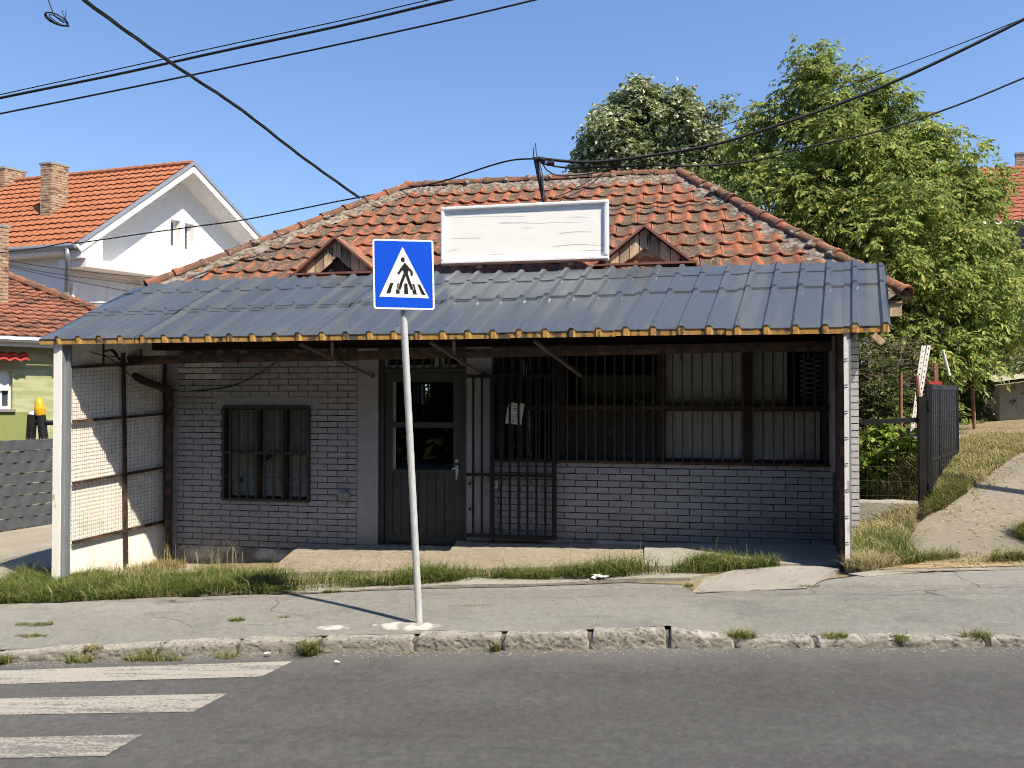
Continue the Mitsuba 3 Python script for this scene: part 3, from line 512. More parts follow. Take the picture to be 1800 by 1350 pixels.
for x in xx: put(B2 + '__bar', MB().box(x - .009, x + .009, D - .041, D - .0305, z0 + .005, z1), 'm_iron')
# paper notice behind the bars
N = thing('paper_notice', 'white paper notice with printed lines taped behind the bars left of the wide window', 'notice')
c = PY(905, 727, D - .055); e1 = np.array([math.cos(.09), 0, -math.sin(.09)]); e2 = np.array([.17, 0, 1.0]) ; e2 /= np.linalg.norm(e2)
put(N + '__sheet', MB().poly(Polygon([(-.095, -.125), (.095, -.125), (.095, .125), (-.095, .125)]), .002, c, e1, e2, (0, 1, 0)), 'm_paper')
m = MB()
for (a, b, y, h) in ((-.06, .06, .085, .004), (-.03, .035, .055, .008), (-.045, .045, .03, .005), (-.08, .08, -.02, .003), (-.08, .08, -.04, .003), (-.03, .04, -.06, .004)): m.poly(Polygon([(a, y), (b, y), (b, y + h), (a, y + h)]), .0015, c - np.array([0, .0016, 0]), e1, e2, (0, 1, 0))
m.poly(Point(0, -.088).buffer(.012), .0015, c - np.array([0, .0016, 0]), e1, e2, (0, 1, 0))
put(N + '__printing', m, 'm_ink')
# hinged security grille folded back against the wall beside the door
SG = thing('security_grille', 'tall black iron security grille standing beside the door', 'grille'); yg = D - .09
xa, xb, xd = xw(824), xw(868), xw(976); zt, zc, zb = zw(900, 661), zw(900, 834), zw(900, 944) + .01
put(SG + '__rail', MB().box(xa, xd, yg - .02, yg + .02, zt - .02, zt + .02), 'm_blackpaint'); put(SG + '__rail', MB().box(xa, xd, yg - .021, yg + .018, zc - .018, zc + .018), 'm_blackpaint'); put(SG + '__rail', MB().box(xa, xd, yg - .02, yg + .02, zb - .01, zb + .03), 'm_blackpaint')
for x in (xb, xd): put(SG + '__stile', MB().box(x - .024, x + .024, yg - .023, yg + .023, zb - .01, zt + .02 + (.35 if x == xd else 0)), 'm_blackpaint')
for x in (xw(835), xw(850)) + tuple(xb + (xd - xb) * (k + 1) / 7.0 for k in range(6)): put(SG + '__bar', MB().box(x - .012, x + .012, yg - .012, yg + .012, zb, zt), 'm_blackpaint')
for y_ in (zb + .3, zb + .6): put(SG + '__bracket', MB().box(xa + .01, xa + .03, yg + .02, D, y_, y_ + .02), 'm_blackpaint')
t = thing('doorbell', 'small pale bell push on the wall behind the security grille', 'doorbell')
c = PY(871, 851, D); put(t + '__case', MB().box(c[0] - .028, c[0] + .028, D - .03, D - .001, c[2] - .045, c[2] + .045), 'm_white'); put(t + '__button', MB().tube([[c[0], D - .029, c[2]], [c[0], D - .036, c[2]]], .016, 12), 'm_greymetal')
t = thing('meter_box', 'small grey socket box on the brick wall left of the door', 'box')
c = PY(606, 872, D); put(t + '__case', MB().box(c[0] - .07, c[0] + .07, D - .05, D - .001, c[2] - .05, c[2] + .05), 'm_conc'); put(t + '__cover', MB().box(c[0] - .06, c[0] - .005, D - .056, D - .0505, c[2] - .04, c[2] + .04), 'm_greymetal'); put(t + '__cover', MB().box(c[0] + .005, c[0] + .06, D - .056, D - .0505, c[2] - .04, c[2] + .04), 'm_greymetal')

# eaves: soffit boards, old gutter, downpipe
gy = 8.52
g0, g1 = PY(216, 634, gy), PY(1472, 608, gy); m = MB()
ang = np.linspace(0, np.pi, 9); X = np.linspace(g0[0], g1[0], 12); P = np.zeros((12, 9, 3)); P[..., 0] = X[:, None]; P[..., 1] = gy - .065 * np.cos(ang)[None]; P[..., 2] = np.linspace(g0[2], g1[2], 12)[:, None] + .05 - .1 * np.sin(ang)[None]
m.grid(P); GUT = H + '__gutter'; put(GUT, m, 'm_rust', smooth=40)
for x in np.linspace(g0[0] + .3, g1[0] - .3, 7): put(GUT + '__strap', MB().box(x - .012, x + .012, gy - .07, gy - .062, g0[2] - .06, g0[2] + .14), 'm_rust')
put(H + '__eaves_beam', MB().box(XL, XR - .1, gy + .08, gy + .2, 2.42, 2.56), 'm_brownwood')
put(H + '__soffit', MB().box(XL, XR - .05, 8.25, D + .01, 2.66, 2.70), 'm_brownwood')
ptsd = smoothline([g0 + [.06, 0, 0], PY(222, 650, gy + .02), PY(250, 668, 8.6), PY(285, 682, 8.75), PY(297, 695, 8.82), PY(297, 800, 8.82), PY(296, 985, 8.82)])
put(H + '__downpipe', MB().tube(ptsd, .047, 10), 'm_rust', smooth=40)

# roof: plane, tiles, hips, ridge
YE, YR = 8.6, 11.8
EL, ER = PY(148, 557, YE), PY(1588, 522, YE); EL[2] = ER[2] = ze_ = (EL[2] + ER[2]) / 2
RL, RR = PY(716, 334, YR), PY(1194, 313, YR); zr = (RL[2] + RR[2]) / 2; RL[2] = RR[2] = zr
BL, BR = EL + [1.0, 6.6, 0], ER + [1.0, 6.6, 0]
RF = H + '__roof'
low = np.array([0, 0, -.05])
def pxy(p): d_ = np.asarray(p) - CAM; return 900 + FOC * (d_ @ RT) / (d_ @ FW)
kk = np.linspace(0, 1, 400); kcut = kk[np.argmax([pxy(EL + (RL - EL) * k) > 262 for k in kk])]; EL2 = EL + (RL - EL) * kcut; PM = np.array([1.75, EL2[1], EL2[2]]); PM0 = np.array([1.75, EL[1], EL[2]])
put(RF, MB().add([EL2 + low, PM + low, RR + low, RL + low], [[0, 1, 2, 3]]).add([PM0 + low, ER + low, RR + low, PM + low], [[0, 1, 2, 3]]).add([ER + low, BR + low, RR + low], [[0, 1, 2]]).add([EL2 + low, RL + low, BL + low], [[0, 1, 2]]).add([BL + low, RL + low, RR + low, BR + low], [[0, 1, 2, 3]]), 'm_under')
sl = RL - EL; vy = np.array([0, YR - YE, zr - ze_]); LS = np.linalg.norm(vy); vy /= LS; vn = np.cross([1, 0, 0], vy)
ROWS, TW = 11, .2285; RP = LS / ROWS
nu = 11; uu = np.linspace(0, 1, nu)
hz = .030 * np.interp(uu, [0, .08, .25, .45, .62, .74, .86, .95, 1.0], [.55, .25, .04, .0, .22, .72, 1.0, .92, .6])
P = np.zeros((nu, 4, 3)); P[..., 0] = uu[:, None]
for j, (v, lift) in enumerate(((-.0, .032), (.02, .034), (.5, .02), (1.12, .004))): P[:, j, 1] = v; P[:, j, 2] = hz + lift
tv = P.reshape(-1, 3); b_ = 4; i, j = np.meshgrid(np.arange(nu - 1), np.arange(3), indexing='ij')
q = np.stack([i * b_ + j, (i + 1) * b_ + j, (i + 1) * b_ + j + 1, i * b_ + j + 1], -1).reshape(-1, 4)
lip = P[:, 0] - [0, 0, .022]; lv = np.vstack([P[:, 0], lip]); lf = np.array([[k + nu, k + 1 + nu, k + 1, k] for k in range(nu - 1)])
sd = np.vstack([P[-1], P[-1] - [0, 0, .03]]); sf = np.array([[k + 4, k + 5, k + 1, k] for k in range(3)])
tf = np.vstack([q, lf + len(tv), sf + len(tv) + len(lv)]); tv = np.vstack([tv, lv, sd])
tuv = tv[:, :2].copy()
TILE = mikit.ply((tv, np.vstack([tf[:, [0, 1, 2]], tf[:, [0, 2, 3]]])), 'm_tile0', smooth=False, uv=tuv)
shx = .055   # drift of the tile columns, as in the photograph
def wl(v): return EL[0] + (RL[0] - EL[0]) * v / LS
def wr(v): return ER[0] + (RR[0] - ER[0]) * v / LS
SIGNGAP = None
tiles = []
for r in range(ROWS):
    v0 = r * RP; x = wl(v0 + RP * .5) - TW * .2; xe = wr(v0 + RP * .5)
    x = math.floor((x - v0 * shx * 2) / TW) * TW + v0 * shx * 2
    while x < xe:
        if x + TW > wl(v0 + RP * .3) and x < wr(v0 + RP * .7) - .02: tiles.append((x, v0, r))
        x += TW
tiles = [t_ for t_ in tiles if (t_[2] >= max(1, int(kcut * ROWS))) or t_[0] > 1.7]
for (x, v0, r) in tiles:
    o = np.array([x, EL[1], EL[2]]) + vy * (v0 + rng.normal(0, .006)) + vn * rng.normal(0, .003) + np.array([rng.normal(0, .003), 0, 0])
    rot = rng.normal(0, .012); ex = np.array([1, 0, 0]) * math.cos(rot) + vy * math.sin(rot); ey = vy - ex * (vy @ ex); ey /= np.linalg.norm(ey)
    bias = .25 + .28 * np.clip((x + 1.2) / 2.5, 0, 1) * np.clip(1.1 - r / 9, 0, 1) + .85 * (nfbm(np.array([x * .8 + 3, v0 * .7, 0]), 2) - .5) + rng.normal(0, .12)
    k = int(np.clip(bias * 5, 0, 4))
    copy(RF + '__tile', TILE, frame(o, ex * TW * .985, ey * RP, np.cross(ex, ey)), TILES[k])
# ridge and hip tiles bedded in cement
def ridge(A, B, n, side, drop=.165):
    A, B = np.asarray(A), np.asarray(B); d = (B - A); Ln = np.linalg.norm(d); d /= Ln; a = np.cross(d, [0, 0, 1.0]); a /= np.linalg.norm(a); up = np.cross(a, d)
    st = Ln / n; ang = np.linspace(-.15, np.pi + .15, 10)
    for k in range(n):
        jit = a * rng.normal(0, .008) + up * rng.normal(0, .006); s0, s1 = k * st - .02, (k + 1) * st + .035; m = MB(); rows = []
        for s_, r0 in ((s0, .080), (s0 + .03, .078), (s1 - .06, .084), (s1 - .055, .098), (s1, .100)):
            rows.append(A + d * s_ + jit + a * (r0 * np.cos(ang))[:, None] + up * ((r0 * np.sin(ang)) * .9)[:, None] + up * .01)
        P = np.array(rows); m.grid(P)
        inn = P[-1] - up * .018; m.grid(np.stack([P[-1], inn], 0)); m.grid(np.stack([P[0] - up * .018, P[0]], 0))
        put(RF + '__ridge_tile', m, 'm_ridge', smooth=40)
        bs = trimesh.creation.icosphere(2); bv = bs.vertices * [.075, .105, .055]; bv = bv * (1 + .8 * (nfbm(bv * 22 + k * 5.1, 3, 4) - .5))[:, None]; cj = A + d * (s0 + .02) + jit + up * rng.uniform(-.005, .03) + a * side * rng.uniform(-.05, .04)
        put(RF + '__cement_dab', (cj + bv[:, :1] * d + bv[:, 1:2] * a + bv[:, 2:] * up, bs.faces), 'm_cement', smooth=True)
    # the cement bed, lumpy
    N_ = int(Ln / .05); s_ = np.linspace(0, Ln, N_); ac = np.linspace(-1, 1, 9); P = np.zeros((N_, 9, 3))
    P[:] = A + d * s_[:, None, None] + a * (ac * .24)[None, :, None] + up * (.035 - drop * np.abs(ac) ** 1.3)[None, :, None]
    P += a * ((nfbm(P * 7, 3, 2) - .5) * .16 * np.abs(ac)[None, :])[..., None] + up * ((nfbm(P * 14, 3) - .5) * .07)[..., None]
    put(RF + '__cement_bed', MB().grid(P), 'm_cement', smooth=True)
upz = np.array([0, 0, .055])
ridge(RR + upz, RL + upz, 13, 0, .25); ridge(RL + upz, EL2 + upz, 11, 1); ridge(RR + upz, ER + upz, 13, 1)
# right-hand verge of the roof: boxed eaves end beyond the canopy
c0 = ER + np.array([-.32, .06, -.06])
qf = PY(1585, 532, YE + .02); qg = PY(1560, 556, YE + .02)
put(H + '__fascia', MB().box(qg[0] - .1, qf[0], YE + .02, YE + .05, qg[2], qf[2] + .02), 'm_wood', label='short pale fascia board at the right end of the eaves')
put(H + '__rafter_end', MB().bar(PY(1552, 603, 8.7), PY(1535, 588, 8.7), .05, .06), 'm_wood')

# two little gabled vents (dormers) in the roof front
for (ap, bl, br, gap) in (((592, 420), (508, 494), (678, 494), True), ((1133, 400), (1040, 478), (1238, 478), False)):
    DM = key(H + '__dormer') ; yd = 9.24
    A_, L_, R_ = PY(*ap, yd), PY(*bl, yd), PY(*br, yd); zb_ = (L_[2] + R_[2]) / 2 - .12; hw = (R_[0] - L_[0]) / 2; xc_ = A_[0]
    slope = (A_[2] - (L_[2] + R_[2]) / 2) / hw
    yr = YE + (A_[2] + .02 - ze_) / (vy[2] / vy[1]); ya = YE + (zb_ + .1 - ze_) / (vy[2] / vy[1])
    # roof sheets: two sloping planes with thickness running back into the tiles
    m = MB()
    for sg in (-1, 1):
        lowp = np.array([xc_ + sg * (hw + .04), yd - .05, A_[2] - slope * (hw + .04)]); top = np.array([xc_, yd - .05, A_[2]])
        tb = np.array([xc_, yr + .05, A_[2]]); lb = np.array([xc_ + sg * (hw + .04), max(yd, ya) + .05, lowp[2]])
        q = [lowp, top, tb, lb]; th = np.array([0, 0, .025]); m.add(q + [k + th for k in q], [[0, 1, 2, 3], [4, 7, 6, 5], [0, 4, 5, 1], [1, 5, 6, 2], [2, 6, 7, 3], [3, 7, 4, 0]])
    put(DM, m, 'm_ridge')
    for sg in (-1, 1):
        P0 = np.array([xc_ + sg * .002, yd - .06, A_[2] + .012]); P1 = np.array([xc_ + sg * (hw + .07), yd - .06, A_[2] + .012 - slope * (hw + .07)])
        put(DM + '__bargeboard', MB().bar(P0, P1, .03, .026), 'm_trim')
    n = 11; w = 2 * hw / n
    for k in range(n):
        xa_ = xc_ - hw + w * k + .005; xb_ = xa_ + w - .010; f = lambda x: A_[2] - .015 - slope * abs(x - xc_)
        bot = zb_
        inner = lambda x: max(zb_, A_[2] - .235 - slope * abs(x - xc_) * .95) + jb
        jb = rng.uniform(-.012, .02); ba, bb2 = inner(xa_), inner(xb_); bm = inner(xc_)
        za, zb2 = f(xa_), f(xb_); zt_ = f(xc_) if xa_ < xc_ < xb_ else None
        pl = [(xa_, ba)] + ([(xc_, bm)] if zt_ else []) + [(xb_, bb2), (xb_, max(zb2, bb2 + .01))] + ([(xc_, zt_)] if zt_ else []) + [(xa_, max(za, ba + .01))]
        pl = Polygon(pl)
        if pl.is_valid and pl.area > 1e-4: put(DM + '__plank', MB().poly(pl, .018, (0, yd + rng.uniform(0, .008), 0), (1, 0, 0), (0, 0, 1), (0, 1, 0)), ('m_plank0', 'm_plank1', 'm_plank1')[(k * 7) % 3])
    put(DM + '__backing', MB().add([[xc_ - hw, yd + .06, zb_], [xc_ + hw, yd + .06, zb_], [xc_, yd + .06, A_[2] - .03]], [[0, 1, 2]]), 'm_brownwood' if gap else 'm_plasterboard')
    put(DM + '__sill', MB().box(xc_ - hw * .9, xc_ + hw * .9, yd - .14, yd - .01, 3.39, 3.415), 'm_trim')
# ---------------------------------------------------------------- canopy of ribbed insulated panels
CN = thing('canopy', 'dark grey ribbed metal canopy with yellow foam edge along the house front', 'canopy')
D3 = np.array([.24, 1.0, .58]); F0 = np.array([-6.64, 7.62, 2.50]); NR, PITCH = 33, (2.10 + 6.64) / 33
cn = np.cross([1, 0, 0], D3); cn /= np.linalg.norm(cn)
def ribprof(s0, s1, ribs):
    pts = [(s0, 0)]
    for c in ribs:
        for d, h in ((-.042, 0), (-.02, .034), (.02, .034), (.042, 0)):
            if s0 - 1e-6 <= c + d <= s1 + 1e-6: pts.append((c + d, h))
    pts.append((s1, 0)); return np.array(pts)
def tsteps(s): w = s / (NR * PITCH); return .52 + .33 * w, 1.06 + .12 * w
edges = [-0.245] + [PITCH * (4 * k + 3.62) for k in range(8)] + [NR * PITCH + .05]
for k, (a, b) in enumerate(zip(edges[:-1], edges[1:])):
    ribs = [PITCH * i for i in range(NR + 1) if a - .01 < PITCH * i < b + .01]
    pr = ribprof(a, b, ribs); sm = (a + b) / 2; t1, t2 = tsteps(sm); tend = 1.39 + rng.normal(0, .01); toff = rng.normal(0, .008); zoff = rng.normal(0, .002)
    gp_ = .004 + .055 * max(0, 1 - sm / (NR * PITCH) * 1.5); ts = [toff, t1, t1 + .006, t1 + .006 + gp_, t1 + .012 + gp_, t2, t2 + .006, tend]; hs = [0, 0, .010, .010, .020, .020, .032, .032]
    P = np.zeros((len(pr), len(ts), 3))
    for j, (t_, h) in enumerate(zip(ts, hs)):
        tt_ = np.full(len(pr), t_)
        if j == len(ts) - 1:
            if k == 0: tt_ = np.interp(pr[:, 0], [-.245, .1, .35], [1.22, 1.31, 1.39])
            if k == 8: tt_ = np.interp(pr[:, 0], [b - .4, b - .1, b], [1.39, 1.30, 1.20])
        P[:, j] = F0 + pr[:, :1] * [1, 0, 0] + tt_[:, None] * D3 + (pr[:, 1] + h)[:, None] * cn + [0, 0, zoff]
    pk = put(CN + '__panel', MB().grid(P), 'm_metal_roof')
    # thin sheet edge at the front, foam core behind it
    top = P[:, 0]; m = MB().grid(np.stack([top, top - cn * .007], 1), flip=True); put(pk + '__sheet_edge', m, 'm_greymetal')
    fr0, bk0 = top - cn * .0075 + D3 * .006, P[:, -1] - cn * .02
    base = fr0 * [1, 1, 0] + np.array([0, .004, 1]) * ((F0 + pr[:, :1] * 0 + D3 * toff)[:, 2:] + zoff - .062) + 0 * pr[:, :1]; base[:, 1] = fr0[:, 1] + .004
    m = MB().grid(np.stack([fr0, base], 1), flip=True); dep = D3 * .05; m.grid(np.stack([base, base + dep], 1), flip=True).grid(np.stack([fr0 - cn * .001, fr0 - cn * .001 + dep], 1))
    put(pk + '__foam_core', m, 'm_foam')
    bb = P[:, -1] - cn * .08
    put(pk + '__lining', MB().grid(np.stack([base + D3 * .004, bb], 1), flip=True), 'm_under')
    if k in (0, 8):
        e = 0 if k == 0 else -1
        put(pk + '__side_edge', MB().add([P[e, 0], P[e, -1], bb[e], base[e]], [[0, 1, 2, 3]]), 'm_metal_roof')
def can(s, t, h=0): return F0 + np.array([s, 0, 0]) + D3 * t + cn * h
for i in [1, 4, 6, 9, 11, 13, 15, 17, 20, 22, 25, 28, 30, 32]:
    c = can(PITCH * i, .10, .036) + [rng.normal(0, .006), 0, rng.normal(0, .002)]
    put(CN + '__screw', MB().tube([c, c + cn * .009], .010, 8), 'm_screw', smooth=30)
for (i, t_) in ((3, .63), (5, .70), (12, .72), (16, .75)):
    c = can(PITCH * i, t_, .056); put(CN + '__screw', MB().tube([c, c + cn * .007], .008, 8), 'm_screw', smooth=30)
# its bearing: edge angle, purlins, braces to the wall, posts
put(CN + '__edge_beam', MB().bar(can(-.1, .16, -.075), can(NR * PITCH, .16, -.075), .05, .05), 'm_rust')
put(CN + '__purlin', MB().bar(can(.2, .75, -.075), can(NR * PITCH, .75, -.075), .05, .05), 'm_rust')
for (a, b) in (((527, 605), (655, 661)), ((757, 602), (851, 660)), ((940, 600), (1022, 661))):
    put(CN + '__brace', MB().bar(PY(*a, 7.86), PY(*b, D - .02), .028, .028), 'm_steel')
    q = PY(*b, D - .01); put(CN + '__brace_bolt', MB().tube([q, q - [0, .03, 0]], .025, 8), 'm_rust')
for (a, b) in (((584, 600), (584, 628)), ((798, 598), (798, 625)), ((1465, 590), (1465, 625))):
    put(CN + '__hanger', MB().bar(PY(*a, 8.1), PY(*b, 8.3), .03, .03), 'm_steel')
# left screen and post
A = np.array([-6.63, 7.78, 0]); B = np.array([-6.17, 8.88, 0]); dd = (B - A); LP = np.linalg.norm(dd[:2]); dd = dd / LP; nn = np.array([dd[1], -dd[0], 0])
SC = thing('mesh_screen', 'rusty wire mesh screen backed with white cladding at the left end of the canopy', 'screen')
def onA(x, y):
    r = ray(x, y); t = np.dot(A - CAM, nn) / np.dot(r, nn); p = CAM + r * t; return (p - A) @ dd, p[2]
def sp(s, z, off=0.0): return A + dd * s + nn * off + np.array([0, 0, z])
zt_ = lambda s: 2.47 + .42 * s
nP = 60; m = MB(); s = np.linspace(-.06, LP + .07, nP * 2); rid = .006 * (np.arange(nP * 2) % 2); 
Pg = np.stack([np.array([sp(q, gz(*sp(q, 0)[:2]) - .15, -.05 + r2) for q, r2 in zip(s, rid)]), np.array([sp(q, zt_(q) + .10, -.05 + r2) for q, r2 in zip(s, rid)])], 1); m.grid(Pg); m.grid(Pg - nn * .02)
put(SC + '__cladding', m, 'm_cladding')
def rail(p, q, w=.032, nm='frame_bar'): (sa, za), (sb, zb) = onA(*p), onA(*q); put(SC + '__' + nm, MB().bar(sp(sa, za, .0), sp(sb, zb, .0), w, w), 'm_rust')
rail((128, 645), (291, 637)); rail((128, 741), (291, 727)); rail((128, 850), (291, 821)); rail((128, 954), (291, 916), .036)
rail((217, 620), (222, 992), .034); rail((290, 640), (290, 925), .03)
m = MB(); ytop = lambda x: 645 - (x - 128) * 8 / 163; ybot = lambda x: 952 - (x - 128) * 38 / 163
for s_ in np.arange(.03, LP - .01, .0465):
    z1_ = np.interp(s_, [0, LP], [onA(128, 645)[1], onA(291, 637)[1]]); z0_ = np.interp(s_, [0, LP], [onA(128, 954)[1], onA(291, 916)[1]]); m.tube([sp(s_, z0_, .022), sp(s_, z1_, .022)], .0019, 4, False)
for k in range(45):
    u_ = (k + .5) / 45; za = onA(128, 954)[1] * (1 - u_) + onA(128, 645)[1] * u_; zb = onA(291, 916)[1] * (1 - u_) + onA(291, 637)[1] * u_; m.tube([sp(0, za, .027), sp(LP, zb, .027)], .0019, 4, False)
put(SC + '__wire_mesh', m, 'm_rust')
P1 = PG(112, 1019); zz = P1[2] - .15; ptop = 2.50
c = sp(-.085, 0, -.01)
PO = put(CN + '__post', MB().box(c[0] - .055, c[0] + .045, c[1] - .05, c[1] + .05, zz, ptop), 'm_postwhite', label='white painted post at the left end of the canopy')
put(CN + '__angle_iron', MB().box(c[0] + .047, c[0] + .115, c[1] + .01, c[1] + .03, zz, ptop).box(c[0] + .047, c[0] + .06, c[1] - .04, c[1] + .009, zz, ptop), 'm_greymetal')
# right screen: thin clad panel seen on edge
SR = thing('side_panel', 'narrow white clad panel at the right end of the canopy, beside the brick corner', 'panel')
A2, B2_ = np.array([1.735, 7.66, 0]), np.array([1.955, 8.87, 0]); d2 = B2_ - A2; d2 /= np.linalg.norm(d2); n2 = np.array([d2[1], -d2[0], 0])
z0_ = gz(1.75, 7.66) - .1
m = MB(); 
for (o, t_, e, mt, nm) in ((.012, .03, 0, 'm_postwhite', 'cladding'), (-.026, .03, .02, 'm_rust', 'frame')):
    q = [A2 + n2 * o, A2 + n2 * (o + t_ * 1.4), B2_ + n2 * (o + t_ * 1.4), B2_ + n2 * o]; q = [np.array(v) + d2 * e for v in q[:2]] + q[2:]
    m = MB().add([[v[0], v[1], z0_] for v in q] + [[v[0], v[1], 2.47 + (0 if i_ < 2 else .5)] for i_, v in enumerate(q)], [[0, 3, 2, 1], [4, 5, 6, 7], [0, 1, 5, 4], [1, 2, 6, 5], [2, 3, 7, 6], [3, 0, 4, 7]])
    put(SR + '__' + nm, m, mt)
for k in range(9):
    z = z0_ + .32 + k * .245; q = A2 + n2 * .032 - d2 * .002
    put(SR + '__fixing', MB().bar(q + [-.016, 0, z], q + [.016, 0, z], .004, .004).bar(q + [-.016, 0, z + .022], q + [.016, 0, z + .022], .004, .004), 'm_iron')
q = A2 + n2 * .062; put(SR + '__corner_strip', MB().bar([q[0], q[1] + .01, z0_], [q[0], q[1] + .01, 2.45], .018, .018), 'm_greymetal')
# lamp bracket and loose cables under the canopy
t = thing('lamp_bracket', 'broken black lamp bracket hanging under the left end of the canopy', 'lamp')
c = np.array(sp(.33, 2.36, .12)); put(t + '__arm', MB().tube([c + [0, 0, .22], c, c + [0, 0, -.16]], .012, 6), 'm_cable'); put(t + '__hood', MB().tube(smoothline([c + [.02, 0, .02], c + [.10, .02, .03], c + [.16, .03, -.04], c + [.19, .04, -.09]]), [.012] * 12 + [.02] * 12 + [.014] * 12 + [.006], 8).bar(c + [.02, 0, -.03], c + [.17, .03, -.05], .03, .012), 'm_cable')
def cable(name, pts, r, label, cat='cable', n=10, group=None, sides=5):
    k = thing(name, label, cat, group); put(k, MB().tube(smoothline(pts, n), r, sides), 'm_cable', smooth=60); return k
cable('loose_cable', [PY(158, 640, 8.2), PY(150, 672, 8.2), PY(155, 692, 8.25), PY(165, 705, 8.25), PY(164, 716, 8.25)], .006, 'black cable dangling in front of the wire mesh screen')
cable('loose_cable', [PY(158, 618, 7.95), PY(200, 634, 8.2), PY(240, 668, 8.5), PY(300, 686, D - .03), PY(360, 686, D - .01), PY(410, 678, D - .01), PY(450, 660, D - .01), PY(492, 632, 8.75)], .007, 'black cable sagging across the brick wall above the small window')

# ---------------------------------------------------------------- white signboard on the roof
SB = thing('signboard', 'large blank white signboard with faint cracks standing on the roof edge', 'sign')
ySB = 9.12; q = [PY(776, 364, ySB), PY(1070, 353, ySB), PY(1069, 457, ySB), PY(775, 466, ySB)]
bx0, bx1 = q[0][0], q[1][0]; bz1 = (q[0][2] + q[1][2]) / 2; bz0 = (q[2][2] + q[3][2]) / 2
put(SB + '__face', MB().box(bx0 + .03, bx1 - .03, ySB - .015, ySB + .05, bz0 + .03, bz1 - .03), 'm_board')
for (a, b, c, d) in ((bx0, bx1, bz1 - .045, bz1), (bx0, bx1, bz0, bz0 + .045), (bx0, bx0 + .045, bz0 + .046, bz1 - .046), (bx1 - .055, bx1, bz0 + .046, bz1 - .046)):
    hull = trimesh.Trimesh(*(lambda mm: (mm[0], mm[1]))(MB().box(a, b, ySB - .03, ySB + .075, c, d).box(a + .012, b - .012, ySB - .05, ySB - .03, c + .012, d - .012).mesh())).convex_hull
    put(SB + '__frame', hull, 'm_boardframe')
put(SB + '__back', MB().box(bx0 + .02, bx1 - .02, ySB + .051, ySB + .07, bz0 + .02, bz1 - .02), 'm_greymetal')
for x in (840, 1000):
    p = PY(x, 462, ySB + .02); zr_ = ze_ + .06 + (ySB + .12 - YE) * vy[2] / vy[1]
    put(SB + '__bracket', MB().bar([p[0], ySB + .03, bz0 + .02], [p[0] + .03, ySB + .06, bz0 - .10], .045, .03).bar([p[0] + .03, ySB + .06, bz0 - .09], [p[0] + .05, ySB + .12, zr_], .035, .03), 'm_rustpost')
    put(SB + '__bracket', MB().bar([p[0] - .01, ySB + .0, bz0 - .025], [p[0] + .06, ySB + .0, bz0 - .025], .03, .05), 'm_wood')

# ---------------------------------------------------------------- crossing sign on its leaning pole
RS = thing('crossing_sign', 'blue and white pedestrian crossing sign on a leaning galvanised pole', 'sign')
b0 = PG(737, 1094, .13); yS = b0[1]
t0 = PY(709, 545, yS); axis = (t0 - b0); axis /= np.linalg.norm(axis)
ztp = PY(700, 430, yS)[2]; ptop = b0 + axis * ((ztp - b0[2]) / axis[2])
put(RS + '__pole', MB().tube([b0 - axis * .1, b0 + axis * .5, b0 + axis * 1.5, ptop], .0285, 20), 'm_galv', smooth=40)
put(RS + '__pole_cap', MB().tube([ptop, ptop + axis * .02], .032, 16), 'm_signblack', smooth=40)
# the plate is turned a little and follows the pole's lean
c4 = [(655, 418), (755, 425), (762, 545), (663, 543)]
W_, H_ = .445, .565
nS = np.array([.28, -.96, -.02]); nS = np.array([math.sin(.02), -math.cos(.02), 0])
cen = PY(709.5, 482.5, yS - .05); pc = [PY(*q, yS - .05) for q in c4]
eu = ((pc[1] - pc[0]) + (pc[2] - pc[3])) / 2; ev = ((pc[0] - pc[3]) + (pc[1] - pc[2])) / 2; W_, H_ = np.linalg.norm(eu), np.linalg.norm(ev); eu /= W_; ev /= H_; eu[2] *= .25
eu = eu * math.cos(.22) + np.array([0, 1, 0]) * math.sin(.22); W_ = W_ / math.cos(.22)   # right edge swings away from the road
ev -= eu * (eu @ ev) * .5; ev /= np.linalg.norm(ev); ew = np.cross(eu, ev); ew /= np.linalg.norm(ew)
def rrect(w, h, r): return Polygon([(-w / 2 + r, -h / 2 + r), (w / 2 - r, -h / 2 + r), (w / 2 - r, h / 2 - r), (-w / 2 + r, h / 2 - r)]).buffer(r, quad_segs=6)
def splate(nm, poly, off, th, mt): put(RS + '__' + nm, MB().poly(poly, th, cen + ew * off, eu, ev, ew), mt)
splate('plate', rrect(W_, H_, .022), 0, .004, 'm_signwhite'); splate('blue_field', rrect(W_ - .028, H_ - .028, .014), .0042, .0006, 'm_signblue')
splate('back', rrect(W_ - .01, H_ - .01, .02), -.003, .0028, 'm_greymetal')
put(RS + '__clamp', MB().bar(cen - ew * .03 - eu * .06 + ev * .12, cen - ew * .03 + eu * .06 + ev * .12, .05, .02), 'm_galv'); put(RS + '__clamp', MB().bar(cen - ew * .03 - eu * .06 - ev * .15, cen - ew * .03 + eu * .06 - ev * .15, .05, .02), 'm_galv')
